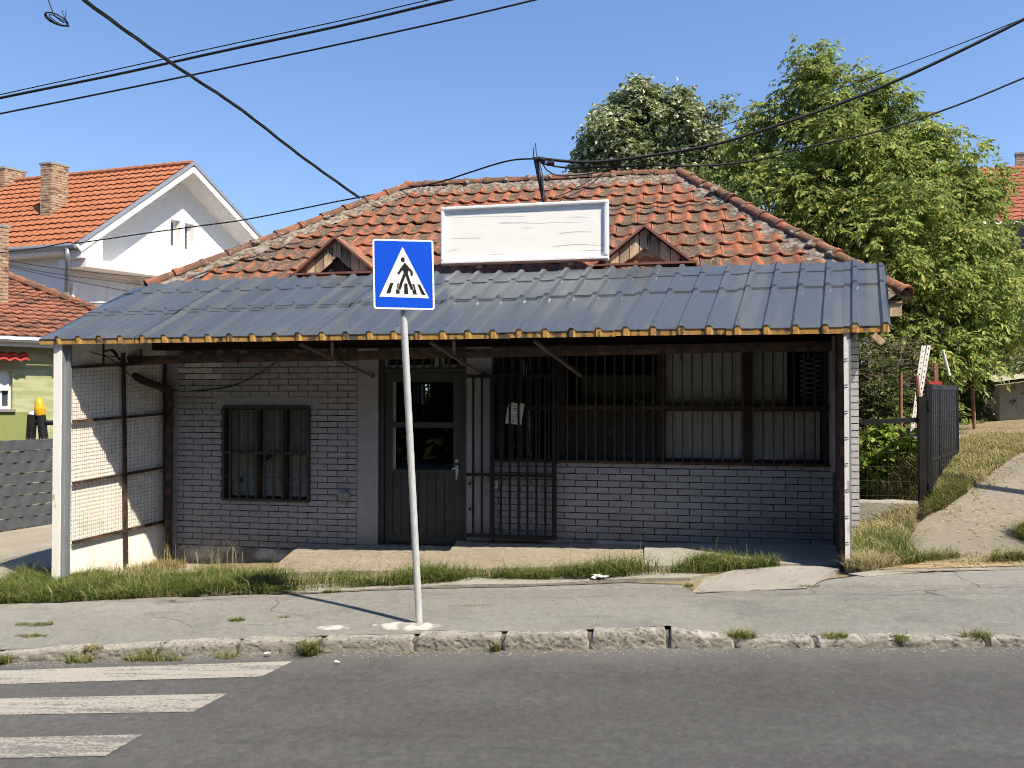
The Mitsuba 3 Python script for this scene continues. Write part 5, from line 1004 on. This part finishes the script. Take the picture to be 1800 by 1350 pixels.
def perf(key_, pa, pb, d, w):
    a, b = PZ(*pa, d), PZ(*pb, d); L_ = np.linalg.norm(a - b); e = (a - b) / L_; pl = Polygon([(-w / 2, 0), (w / 2, 0), (w / 2, L_), (-w / 2, L_)])
    pl = pl.difference(unary_union([affinity.scale(Point(0, y).buffer(w * .16, quad_segs=3), 1, 1.6) for y in np.arange(.05, L_, .075)])); put(key_, MB().poly(pl, .004, b, RT, e, fw0), 'm_white')
perf(PF + '__flange', (1624, 607), (1612, 685), 9.9, .055); perf(PF + '__flange', (1633, 607), (1617, 700), 9.92, .05)
PF = thing('perforated_post', 'white perforated steel upright sunk in the bushes left of the gate post', 'post'); perf(PF, (1614, 680), (1602, 770), 10.1, .05)
RP2 = thing('rusty_post', 'red brown rusty pipe leaning on the black gate post', 'post'); put(RP2, MB().tube([PZ(1616, 712, 9.7), PZ(1611, 660, 9.7)], .028, 8), 'm_rustpost')
BX = thing('red_box', 'small red roofed box on a stake behind the gate leaf', 'box')
c = PZ(1645, 675, 10.9); put(BX + '__roof', MB().box(c[0] - .12, c[0] + .05, c[1] - .1, c[1] + .08, c[2] - .01, c[2] + .035), 'm_redtrim'); put(BX + '__stake', MB().bar([c[0], c[1], c[2] + .3], [c[0], c[1], .5], .05, .05), 'm_rustpost')
SH2 = thing('shed', 'grey plastered shed with a dark doorway at the right edge', 'shed')
ys2 = 15.2; sx = lambda x, y=720: PY(x, y, ys2)[0]; sz = lambda y: PY(1780, y, ys2)[2]
put(SH2 + '__wall', MB().box(sx(1757), sx(1900), ys2, ys2 + .2, .3, sz(664)), 'm_shedwall'); put(SH2 + '__wall', MB().box(sx(1640), sx(1722), ys2 + .6, ys2 + .8, .3, sz(560)), 'm_brownwood')
put(SH2 + '__back_wall', MB().box(sx(1640), sx(1900), ys2 + 2.4, ys2 + 2.6, .3, sz(520)), 'm_brownwood')
put(SH2 + '__roof', MB().add([[sx(1735), ys2 - .35, sz(672)], [sx(1910), ys2 - .35, sz(650)], [sx(1910), ys2 + 2.6, sz(590)], [sx(1735), ys2 + 2.6, sz(610)]], [[0, 1, 2, 3]]).add([[sx(1735), ys2 - .35, sz(672) - .06], [sx(1910), ys2 - .35, sz(650) - .06], [sx(1910), ys2 + 2.6, sz(590) - .06], [sx(1735), ys2 + 2.6, sz(610) - .06]], [[0, 3, 2, 1]]), 'm_shedwall')
for k in range(7): z = sz(655) + .13 * k; put(SH2 + '__board', MB().box(sx(1764), sx(1900), ys2 + 1.0 + .004 * (k % 2), ys2 + 1.03, z, z + .12), 'm_shedwall')
EV = thing('eaves_corner', 'dark timber eaves of a neighbouring roof at the right edge', 'roof')
put(EV + '__covering', MB().bar(PZ(1772, 466, 13.5), PZ(1850, 380, 13.5) + [0, .0, 0], 1.6, .06), 'm_brownwood'); put(EV + '__rafter', MB().bar(PZ(1774, 476, 13.2), PZ(1850, 400, 13.2), .12, .14), 'm_wood')
FH = thing('far_house', 'brick chimneyed house with an orange red tile roof behind the trees at right', 'house')
yfh = 24.0; a, b = PY(1700, 392, yfh), PY(1960, 392, yfh); tp = PY(1800, 291, yfh + 4.2)
ev = np.array([0, 4.2, tp[2] - a[2]]); Lf = np.linalg.norm(ev); ev /= Lf
put(FH + '__roof', MB().add([a, b, b + ev * Lf, a + ev * Lf], [[0, 1, 2, 3]]).add([a + ev * Lf, b + ev * Lf, b + ev * Lf + [0, 4.2, -4], a + ev * Lf + [0, 4.2, -4]], [[0, 1, 2, 3]]), 'm_red_tile')
mat('m_far_tile', lambda p, n, uv: mix((0.239, 0.066, 0.034), (0.299, 0.100, 0.053), noise(p.x * 4, p.y * 4, p.z * 9)), 0.85)
tileroof(a, np.array([1.0, 0, 0]), ev, b[0] - a[0], Lf, lambda s, t: True, .26, .33, 'm_far_tile', FH + '__roof__tiles')
put(FH + '__wall', MB().box(a[0] + .4, b[0] - .4, yfh + .5, yfh + 8, -1, a[2] - .1), 'm_brick'); put(FH + '__gutter', MB().tube([a + [0, -.08, -.05], b + [0, -.08, -.05]], .08, 8), 'm_greymetal')
chimney(FH + '__chimney', 1776, 1830, 274, 300, 27.0)
# ---------------------------------------------------------------- grit in the gutter, straw on the driveway
def grit(key_, P3, r, mt, flat=.5, long_=1.0):
    n = len(P3); a = rng.uniform(0, 2 * np.pi, n); rr = r * rng.uniform(.4, 1.3, n); ex = np.stack([np.cos(a), np.sin(a), 0 * a], -1) * (rr * long_)[:, None]; ey = np.stack([-np.sin(a), np.cos(a), 0 * a], -1) * rr[:, None]; ez = np.array([0, 0, 1.0]) * (rr * flat)[:, None]
    V = np.stack([P3 + ex, P3 + ey, P3 - ex, P3 - ey, P3 + ez], 1); F = np.array([[0, 1, 4], [1, 2, 4], [2, 3, 4], [3, 0, 4]])[None] + (np.arange(n) * 5)[:, None, None]; put(key_, (V.reshape(-1, 3), F.reshape(-1, 3)), mt, kind='stuff')
n = 1500; x = rng.uniform(-7, 4, n); y = yk(x) - np.abs(rng.normal(0, .07, n)) - .01; grit('gutter_grit', np.stack([x, y, S * x + .001], -1), .007, 'm_conc')
n = 900; x = rng.uniform(-6, 4, n); y = rng.uniform(YK + .2, 7.1, n); y = np.where(rng.uniform(0, 1, n) < .5, 7.1 - np.abs(rng.normal(0, .25, n)), y); grit('pavement_grit', np.stack([x, y, S * x + .13 + .002], -1), .007, 'm_soil')
n = 700; x = rng.uniform(-4.5, 2, n); y = rng.uniform(3.9, 5.6, n); grit('road_grit', np.stack([x, y, S * x + .001], -1), .0026, 'm_kerb')
n = 5200; k_ = rng.integers(0, len(yy), n); x = l[k_] + rng.uniform(0, 1, n) ** 1.3 * 2.8; y = yy[k_] + rng.uniform(-.12, .12, n); y = np.where(rng.uniform(0, 1, n) < .45, lp[0, 1] + np.abs(rng.normal(0, .16, n)), y); x = np.where(y < lp[0, 1] + .35, rng.uniform(lp[0, 0], lp[0, 0] + 2.6, n), x)
grit('straw_litter', np.stack([x, y, gz(x, y) + .014], -1), .007, 'm_straw', .5, 3.5)
# ---------------------------------------------------------------- trees and shrubs
def rand_dirs(n): v = rng.normal(size=(n, 3)); return v / np.linalg.norm(v, axis=1, keepdims=True)
def leaves(pos, nrm, size, aspect, cols, jitter, droop=.5, fold=.25):
    """One folded diamond leaf (2 x 2 triangles) per position; colours vary from leaf to leaf."""
    n = len(pos); d = nrm + jitter * rng.normal(size=(n, 3)); d[:, 2] -= droop; d /= np.linalg.norm(d, axis=1, keepdims=True)
    up_ = rand_dirs(n) * .8 + np.array([.25, -.25, .8]); a = np.cross(d, up_); a /= np.linalg.norm(a, axis=1, keepdims=True) + 1e-9; b = np.cross(a, d)
    s = size * rng.uniform(.65, 1.3, n)[:, None]; w = s * aspect / 2
    V = np.stack([pos, pos + d * s * .38 + a * w + b * w * fold, pos + d * s, pos + d * s * .38 - a * w + b * w * fold, pos + d * s * .45 - b * w * .12], 1)
    F = np.array([[0, 1, 4], [1, 2, 4], [2, 3, 4], [3, 0, 4]]); F = (F[None] + (np.arange(n) * 5)[:, None, None]).reshape(-1, 3)
    c0, c1, c2, f2 = cols; t = rng.uniform(0, 1, n)[:, None]; C = np.array(c0) * (1 - t) + np.array(c1) * t; C = np.where(rng.uniform(0, 1, n)[:, None] < f2, np.array(c2), C) * rng.uniform(.8, 1.2, n)[:, None]
    return V.reshape(-1, 3), F, np.repeat(C, 5, 0)
def crown(key_, blobs, sprays_per_m2, leaf, aspect, per, slen, cols, droop, zd=0.0, inner=.55, side=.7):
    """blobs: (x px, y px, r px, distance). Compound leaves grow on sprays spread over and inside each blob."""
    PV, PF_, PC, n0 = [], [], [], 0
    subs = []
    for (x, y, r, d) in blobs:
        c = PZ(x, y, d + zd); R = r * d / FOC; hb = rng.uniform(.86, 1.12); subs.append((c, R * .62, .35, hb * .92))
        m_ = 4 if r < 25 else 9
        for u_ in rand_dirs(m_): subs.append((c + u_ * R * rng.uniform(.5, .78) * np.array([1, .9, 1]), R * rng.uniform(.30, .52), 1.0, hb * rng.uniform(.86, 1.14)))
    for (c, R, dens, hb) in subs:
        n = max(6, int(4 * np.pi * R * R * sprays_per_m2 * dens))
        u_ = rand_dirs(n); k = nfbm(c + u_ * 1.4, 2, 5); rad = R * (inner + (1.06 - inner) * rng.uniform(0, 1, n) ** .55) * (.78 + .5 * k)
        p = c + u_ * rad[:, None]; dirn = u_ * np.array([1, 1, .55]) + rng.normal(size=(n, 3)) * .45; dirn[:, 2] -= droop * .35; dirn /= np.linalg.norm(dirn, axis=1, keepdims=True)
        hue = rng.uniform(.84, 1.16, n) * hb
        pos, nr, hs = [], [], []
        for i in range(per):
            f_ = i / max(1, per - 1); q = p + dirn * slen * (.15 + .85 * f_) - np.array([0, 0, 1]) * droop * slen * .5 * f_ ** 2
            sd_ = np.cross(dirn, [0, 0, 1.0]); sd_ /= np.linalg.norm(sd_, axis=1, keepdims=True) + 1e-9; sgn = 1 if i % 2 else -1
            pos.append(q); nr.append(dirn * .5 + sd_ * sgn * side * (1 if i < per - 1 else 0)); hs.append(hue)
        V, F, C = leaves(np.vstack(pos), np.vstack(nr), leaf, aspect, cols, .22, droop)
        C = C * np.repeat(np.concatenate(hs), 5)[:, None]
        PV.append(V); PF_.append(F + n0); PC.append(C); n0 += len(V)
    return put(key_, (np.vstack(PV), np.vstack(PF_)), 'm_leaf', color=np.clip(np.vstack(PC) * .90, 0, 1))
def limbs(key_, base, r0, targets, zsplit):
    m = MB(); base = np.asarray(base, float); top = np.mean(targets, 0); fork = base + (top - base) * .3; fork[2] = zsplit
    m.tube(smoothline([base - [0, 0, .3], base + (fork - base) * .5 + [.06, 0, 0], fork]), np.linspace(r0, r0 * .7, 25), 10)
    put(key_ + '__trunk', m, 'm_bark', smooth=60); m = MB()
    for t_ in targets:
        mid = fork + (t_ - fork) * .5 + rng.normal(0, .12, 3) + [0, 0, .15]; ln = smoothline([fork, mid, t_], 8); m.tube(ln, np.linspace(r0 * .5, .012, len(ln)), 6)
        for j in range(3):
            s_ = ln[6 + 3 * j]; e = s_ + (t_ - fork) * .22 + rng.normal(0, .22, 3) - [0, 0, .1]; m.tube(smoothline([s_, (s_ + e) / 2 + [0, 0, .1], e], 5), np.linspace(r0 * .18, .008, 11), 5)
    put(key_ + '__branches', m, 'm_bark', smooth=60)
TB = thing('tree', 'big yellowish green tree with drooping compound leaves behind the right end of the house', 'tree')
bl = [(1408, 88, 22, 13.8), (1412, 130, 40, 13.8), (1440, 128, 24, 13.7), (1450, 92, 14, 13.7), (1428, 190, 62, 13.6), (1508, 122, 20, 13.5), (1515, 170, 46, 13.5), (1552, 140, 18, 13.4), (1560, 205, 48, 13.3), (1475, 245, 80, 13.2), (1365, 232, 48, 14), (1330, 215, 30, 14.3), (1318, 262, 42, 14.2), (1560, 285, 84, 13), (1622, 205, 16, 13.0), (1640, 255, 40, 13), (1665, 320, 66, 13), (1700, 260, 24, 13), (1450, 340, 96, 13), (1375, 330, 72, 13.3), (1290, 318, 40, 14.2), (1235, 305, 22, 14.6), (1540, 400, 106, 12.7), (1655, 420, 90, 12.7), (1720, 350, 40, 13), (1722, 430, 56, 12.7), (1755, 318, 18, 13.0), (1600, 510, 96, 12.4), (1700, 520, 74, 12.4), (1655, 590, 66, 12.2), (1735, 580, 50, 12.2), (1590, 585, 50, 12), (1780, 560, 42, 12.2), (1770, 470, 40, 12.6), (1700, 630, 44, 12), (1475, 440, 80, 12.9), (1395, 400, 60, 13.2), (1635, 640, 34, 11.8), (1585, 300, 70, 14.4), (1480, 300, 90, 14.6), (1620, 440, 100, 14.5), (1540, 520, 90, 14.3), (1700, 480, 80, 14.4)]
crown(TB + '__crown', bl, 52, .105, .44, 7, .22, ((.215, .30, .085), (.42, .49, .155), (.64, .58, .19), .07), .55, inner=.45)
tb = PZ(1640, 760, 12.9); tb[2] = gz(tb[0], tb[1]); limbs(TB, tb, .17, [PZ(x, y, d) for x, y, r, d in bl if r > 60], tb[2] + 1.1)
TL = thing('tree', 'dark grey green tree with silvery leaf undersides behind the roof ridge', 'tree')
bl2 = [(1125, 142, 13, 19), (1152, 155, 12, 19), (1208, 160, 11, 18.8), (1232, 190, 13, 18.7), (1082, 182, 13, 19), (1050, 218, 13, 19), (1102, 172, 15, 19), (1028, 262, 14, 19), (1130, 158, 20, 19), (1118, 185, 40, 19), (1146, 200, 38, 19), (1105, 240, 62, 18.8), (1060, 255, 40, 19), (1065, 205, 22, 19.2), (1040, 278, 30, 19), (1015, 290, 16, 19), (1165, 250, 60, 18.7), (1200, 190, 30, 18.8), (1205, 225, 40, 18.6), (1190, 168, 16, 18.8), (1235, 260, 40, 18.6), (1262, 240, 20, 18.6), (1255, 205, 15, 18.6), (1275, 178, 13, 18.6), (1270, 275, 34, 18.5), (1110, 285, 50, 18.6), (1180, 295, 55, 18.4), (1225, 300, 40, 18.4), (1300, 290, 30, 18.6), (1150, 250, 70, 20)]
crown(TL + '__crown', bl2, 44, .115, .72, 5, .22, ((.14, .19, .07), (.29, .34, .14), (.60, .62, .44), .34), .45, inner=.5, side=.9)
tb = np.array([*PZ(1160, 500, 19)[:2], .4]); limbs(TL, tb, .22, [PZ(x, y + 25, d) for x, y, r, d in bl2 if r > 36], 2.6)
HS = thing('shrub', 'dense dark small leaved shrub beside the brick corner', 'shrub')
bl3 = [(1545, 655, 42, 10.7), (1530, 700, 40, 10.5), (1562, 712, 38, 10.5), (1528, 640, 30, 10.8), (1575, 690, 30, 10.6), (1520, 740, 30, 10.4), (1555, 745, 34, 10.4), (1588, 735, 24, 10.4), (1525, 605, 24, 11), (1510, 670, 26, 10.9), (1515, 790, 30, 10.3)]
crown(HS + '__crown', bl3, 90, .055, .55, 6, .12, ((.08, .115, .04), (.19, .24, .09), (.36, .38, .2), .14), .2, inner=.45)
tb = PZ(1548, 840, 10.6); limbs(HS, [tb[0], tb[1], gz(tb[0], tb[1])], .05, [PZ(x, y, d) for x, y, r, d in bl3], 1.1)
TW_ = thing('dead_twigs', 'tangle of bare grey twigs above the dark shrub under the canopy corner', 'twigs'); m = MB()
for k in range(150):
    p = PZ(rng.uniform(1515, 1625), rng.uniform(600, 700), rng.uniform(10.2, 11.2)); e = p + rng.normal(0, 1, 3) * [.22, .15, .16] + [0, 0, .05]; m.tube(smoothline([p, (p + e) / 2 + rng.normal(0, .05, 3), e], 4), np.linspace(.007, .003, 9), 4, False)
put(TW_, m, 'm_bark')
BS = thing('bush', 'bright green broad leaved bush growing through the wire fence', 'bush')
bl4 = [(1545, 800, 36, 9.7), (1535, 838, 36, 9.55), (1572, 832, 30, 9.6), (1562, 862, 24, 9.5), (1525, 862, 22, 9.6), (1535, 770, 20, 9.8), (1578, 772, 15, 9.8), (1590, 815, 18, 9.7), (1550, 750, 13, 9.9)]
crown(BS + '__crown', bl4, 70, .105, .70, 3, .14, ((.18, .29, .045), (.32, .45, .09), (.46, .55, .16), .12), .5, inner=.5, side=1.0)
m = MB(); tb = PZ(1548, 885, 9.6)
for x, y, r, d in bl4:
    e = PZ(x, y, d); s_ = np.array([tb[0] + rng.normal(0, .06), tb[1], gz(tb[0], tb[1]) - .05]); m.tube(smoothline([s_, (s_ + e) / 2 + rng.normal(0, .05, 3), e], 5), np.linspace(.014, .005, 11), 5)
put(BS + '__stems', m, 'm_bark')
HG = thing('hedge', 'tall mass of greenery closing the garden behind the fence at right', 'hedge')
bl5 = [(x, y, 55, 15.6) for x in range(1530, 1720, 48) for y in (560, 640, 715)] + [(1690, 715, 36, 14.6), (1665, 745, 30, 14), (1700, 760, 22, 13.6)] + [(1785, 430, 50, 17), (1745, 440, 40, 17), (1790, 600, 28, 14.4), (1782, 690, 24, 14.2), (1760, 640, 22, 14.2), (1790, 500, 50, 16), (1755, 520, 42, 16), (1792, 405, 24, 17), (1770, 455, 34, 16.5), (1795, 545, 40, 15)]
crown(HG + '__crown', bl5, 30, .10, .5, 6, .22, ((.10, .14, .04), (.24, .29, .09), (.4, .4, .17), .1), .5, inner=.4)
RB = thing('shrub', 'shrub in the back yard glimpsed through the door glass and rear window', 'shrub')
crown(RB + '__crown', [(741, 690, 36, 16.5), (725, 720, 30, 16.6), (760, 715, 30, 16.6)], 40, .12, .5, 5, .2, ((.08, .12, .03), (.17, .21, .06), (.2, .22, .08), .1), .5)
ST = thing('young_tree', 'small sapling casting shade on the shed wall at the right edge', 'tree')
p = PZ(1783, 770, 14.0); p[2] = gz(p[0], p[1]); q = PZ(1785, 690, 14.0); put(ST + '__trunk', MB().tube([p, q], .04, 7), 'm_bark'); crown(ST + '__crown', [(1788, 690, 24, 14), (1778, 668, 20, 14), (1796, 650, 26, 14)], 40, .1, .45, 6, .2, ((.08, .12, .03), (.17, .21, .06), (.2, .22, .08), .1), .5)

PVs = []
n = 70000; q = np.stack([rng.uniform(-34, 34, n), rng.normal(-8.0, 1.3, n), np.zeros(n)], -1); hgt = 8.0 + 3.0 * nfbm(np.stack([q[:, 0] * .3, q[:, 0] * 0, q[:, 0] * 0], -1), 3, 12); q[:, 2] = hgt * rng.uniform(0, 1, n) ** .8
V, F, C = leaves(q, rand_dirs(n), .55, .75, ((.04, .06, .02), (.09, .12, .035), (.12, .12, .05), .1), .3, .4)
struct('hill', sheet(lambda X, Y: S * np.clip(X, -16, 16) + .1 + .75 * np.clip(-9.5 - Y, 0, 13), xs, np.array([-60, -22.5, -15, -9.5, -8])), 'm_hill')
put('far_treeline', (V, F), 'm_leaf', color=C, kind='stuff', label='dense line of trees across the street behind the viewer'); labels['far_treeline']['category'] = 'trees'
# ---------------------------------------------------------------- grass
def grass(key_, P2, h0_, h1_, w, cols, lean=.5, label=None, cat=None, zf=None, kind='stuff'):
    n = len(P2); x, y = P2[:, 0], P2[:, 1]; z = (gz(x, y) if zf is None else zf(x, y)) - .01
    h = rng.uniform(h0_, h1_, n) * (.55 + .9 * nfbm(np.stack([x * 2.5, y * 2.5, x * 0], -1), 2, 9)); a = rng.uniform(0, 2 * np.pi, n); l = rng.uniform(.1, lean, n)
    d = np.stack([np.cos(a), np.sin(a), a * 0], -1); s_ = np.stack([-np.sin(a + rng.normal(0, .5, n)), np.cos(a), a * 0], -1); B_ = np.stack([x, y, z], -1)
    w = w * rng.uniform(.6, 1.3, n)[:, None]; H1, H2 = (h * .55)[:, None], h[:, None]
    mid = B_ + d * H1 * (l * .5)[:, None] + np.array([0, 0, 1]) * H1; tip = B_ + d * H2 * (l * 1.5)[:, None] + np.array([0, 0, 1]) * H2 * np.sqrt(np.clip(1 - (l * .75) ** 2, .2, 1))[:, None]
    V = np.stack([B_ - s_ * w / 2, B_ + s_ * w / 2, mid - s_ * w * .4, mid + s_ * w * .4, tip], 1); F = (np.array([[0, 1, 3], [0, 3, 2], [2, 3, 4]])[None] + (np.arange(n) * 5)[:, None, None]).reshape(-1, 3)
    c0, c1, c2, f2 = cols; t_ = rng.uniform(0, 1, n)[:, None]; C = np.array(c0) * (1 - t_) + np.array(c1) * t_; pick = rng.uniform(0, 1, n) < (f2(x, y) if callable(f2) else f2); C = np.where(pick[:, None], np.array(c2) * rng.uniform(.7, 1.2, n)[:, None], C)
    k = put(key_, (V.reshape(-1, 3), F), 'm_grass', color=np.repeat(C, 5, 0) * .80, kind=kind)
    if label: labels[k] = {**labels.get(k, {}), 'label': label, **({'category': cat} if cat else {})}
    return k
def scatter(pxs, n, conv=None, clump=0.0):
    pl = Polygon([(conv or PG)(*q)[:2] for q in pxs]).buffer(0); x0, y0, x1, y1 = pl.bounds; import shapely
    P = np.stack([rng.uniform(x0, x1, n * 6), rng.uniform(y0, y1, n * 6)], -1); ok = shapely.contains_xy(pl, P[:, 0], P[:, 1])
    if clump: ok &= nfbm(np.stack([P[:, 0] * 2.2, P[:, 1] * 3.2, P[:, 0] * 0], -1), 3, 4) > rng.normal(clump, .06, len(P))
    return P[ok][:n]
GREEN = ((.085, .135, .030), (.22, .275, .08)); STRAW = (.52, .43, .23)
verge = [(-90, 1075), (0, 1062), (150, 1058), (300, 1048), (430, 1045), (520, 1042), (640, 1033), (750, 1028), (860, 1018), (1000, 1021), (1100, 1015), (1210, 1009), (1300, 1003), (1375, 996), (1340, 990), (1285, 983), (1240, 988), (1180, 1004), (1100, 1000), (1000, 1008), (850, 1012), (760, 1012), (640, 1016), (530, 1022), (430, 1015), (330, 1018), (240, 1014), (160, 1014), (130, 1018), (100, 1010), (50, 1008), (0, 1030), (-90, 1050)]
grass('verge_grass', np.vstack([scatter(verge, 24000, clump=.43), scatter(verge, 5000)]), 0.06, .20, .0075, (*GREEN, STRAW, .10), 1.2, 'long green grass along the back of the pavement before the house', 'grass')
grass('seed_stems', np.vstack([scatter([(0, 1040), (420, 1015), (300, 985), (140, 1000)], 120), scatter([(300, 1000), (420, 1000), (430, 985), (300, 985)], 50), scatter(verge, 160)]), .22, .42, .005, ((.2, .2, .08), (.34, .29, .14), STRAW, .5), .5, 'thin dry seed stems standing above the grass by the mesh screen', 'grass')
grass('dry_grass', scatter([(175, 1012), (250, 1006), (330, 1000), (318, 975), (285, 962), (240, 985)], 2600), .04, .13, .006, ((.44, .37, .18), (.58, .49, .27), (.16, .21, .06), .25), .8, 'dry straw coloured grass at the foot of the mesh screen', 'grass')
grass('corner_grass', scatter([(1486, 1003), (1520, 1006), (1570, 1000), (1625, 992), (1600, 975), (1592, 950), (1606, 922), (1614, 902), (1510, 905), (1496, 940)], 12000, land), .05, .19, .007, (*GREEN, (.68, .59, .36), lambda x, y: np.clip(.25 + .5 * (nfbm(np.stack([x * 3, y * 2, x * 0], -1), 2) > .5), 0, 1)), .8, 'half dry grass between the brick corner and the driveway', 'grass')
grass('driveway_grass', np.vstack([scatter([(1626, 912), (1660, 895), (1700, 868), (1690, 850), (1650, 870), (1625, 895)], 4200, land), scatter([(1780, 945), (1830, 965), (1830, 925), (1790, 935)], 1500, land), scatter([(1600, 992), (1690, 985), (1680, 978), (1610, 984)], 500, land), scatter([(1740, 992), (1830, 988), (1830, 984), (1745, 988)], 500, land)]), .04, .16, .007, (*GREEN, STRAW, .35), .9, 'green and dry grass tufts along the driveway edges', 'grass')
grass('yard_grass', scatter([(1640, 868), (1700, 866), (1760, 818), (1830, 782), (1830, 766), (1720, 768), (1690, 778), (1650, 800)], 16000, land), .03, .12, .010, ((.48, .43, .20), (.68, .60, .34), (.20, .26, .07), .22), .9, 'short sun dried lawn beyond the open gate', 'lawn')
grass('driveway_straw', np.vstack([scatter([(1560, 996), (1640, 985), (1665, 925), (1720, 880), (1830, 800), (1830, 785), (1750, 818), (1690, 862), (1630, 905), (1600, 935), (1575, 975)], 2600, land, clump=.5), scatter([(1560, 1000), (1830, 992), (1830, 968), (1600, 975)], 1700, land, clump=.5)]), .015, .07, .007, ((.50, .43, .23), (.70, .61, .38), (.17, .23, .06), .12), 1.4, 'sparse dry straw lying along the edges of the driveway', 'straw')
grass('yard_grass', scatter([(1500, 880), (1620, 880), (1640, 800), (1520, 790)], 5000, land), .05, .25, .008, (*GREEN, STRAW, .4), .9, 'rough grass under the bush behind the wire fence', 'grass')
def tuft(px_, rx, ry, n, h, label, straw=.15, zoff=0.0):
    P0 = PG(*px_, .13 + zoff); k = thing('weed_tuft', label, 'weed'); r = np.sqrt(rng.uniform(0, 1, n)); a = rng.uniform(0, 2 * np.pi, n); P2 = P0[:2] + np.stack([rx * r * np.cos(a), ry * r * np.sin(a)], -1)
    grass(k, P2, h * .3, h * .8, .006, (*GREEN, STRAW, straw), 1.1, zf=lambda x, y: S * x + .13 + zoff - (sink(x, y) if zoff == 0 else 0) + 0 * y, kind=None)
for (px_, rx, ry, n, h, lb, st, zo) in (((1305, 1122), .10, .05, 260, .11, 'leafy weed tuft on the low kerb right of the last tall kerb stone', .25, -.08), ((1468, 1122), .09, .05, 220, .10, 'weed tuft on the dropped kerb, second from its left end', .3, -.08), ((1582, 1124), .06, .04, 120, .08, 'weed tuft on the dropped kerb, third from its left end', .2, -.08), ((1716, 1121), .10, .05, 170, .10, 'weed tuft on the dropped kerb nearest the right edge', .35, -.08),
    ((545, 1151), .06, .03, 260, .20, 'green weed filling a kerb joint left of the sign pole', .2, -.125), ((268, 1160), .28, .04, 320, .10, 'low strip of weeds along the gutter below the left kerb', .35, -.125), ((140, 1163), .12, .04, 160, .09, 'weeds in the kerb joint near the first zebra stripe', .3, -.125), ((8, 1166), .05, .03, 150, .17, 'weeds in the kerb joint at the left edge', .2, -.125), ((163, 1131), .09, .03, 110, .06, 'dry weeds on the pavement behind a kerb joint at left', .6, 0), ((400, 1155), .12, .035, 120, .07, 'sparse weeds in the gutter left of the middle kerb joint', .4, -.125), ((268, 1154), .04, .03, 90, .15, 'weeds in the narrow kerb joint above the gutter strip', .3, -.125),
    ((60, 1096), .20, .05, 420, .055, 'mat of green weeds on the pavement at far left', .05, 0), ((56, 1112), .18, .035, 260, .045, 'second mat of weeds on the pavement at far left, nearer the kerb', .15, 0), ((417, 1088), .08, .035, 150, .06, 'small weed tuft alone on the pavement before the small window', .05, 0), ((500, 1083), .06, .025, 60, .035, 'tiny weed tuft on the pavement left of the sign shadow', .2, 0), ((830, 1065), .22, .02, 130, .035, 'thin line of weeds in a pavement crack right of the sign pole', .25, 0), ((1211, 1029), .04, .05, 90, .06, 'weeds in the crack at the left end of the concrete apron', .1, 0), ((1420, 1032), .10, .03, 90, .05, 'weeds in the crack at the right end of the concrete apron', .1, 0), ((585, 1041), .12, .03, 140, .06, 'short grass spilling onto the pavement left of the sign pole', .1, 0), ((718, 1147), .05, .03, 50, .04, 'few dry weeds at the kerb joint under the sign pole', .6, -.125), ((872, 1144), .03, .02, 110, .14, 'weeds in the kerb joint just right of the sign pole', .35, -.125)):
    tuft(px_, rx, ry, n, h, lb, st, zo)
mat('m_litter', (0.82, 0.82, 0.80), 0.6)
def litter(px_, sz_, label, zo=0.0):
    P0 = PG(*px_, .13 + zo); k = thing('litter', label, 'litter'); n = 7; P = np.zeros((n, n, 3)); g = np.linspace(-1, 1, n); P[..., 0] = P0[0] + g[:, None] * sz_; P[..., 1] = P0[1] + g[None] * sz_ * .6; P[..., 2] = P0[2] + .01 + sz_ * .9 * nfbm(np.stack([P[..., 0] * 22, P[..., 1] * 22, P[..., 0] * 0], -1), 2); P[..., :2] += .25 * sz_ * rng.normal(size=(n, n, 2)); put(k, MB().grid(P), 'm_litter')
litter((341, 1044), .035, 'crumpled white paper at the edge of the long grass'); litter((1056, 1019), .06, 'flat white plastic scrap at the grass edge below the grille'); litter((470, 1153), .022, 'small white scrap in the gutter near the weed filled joint', -.12); litter((593, 1167), .018, 'tiny white scrap on the road beside the first zebra stripe', -.125)
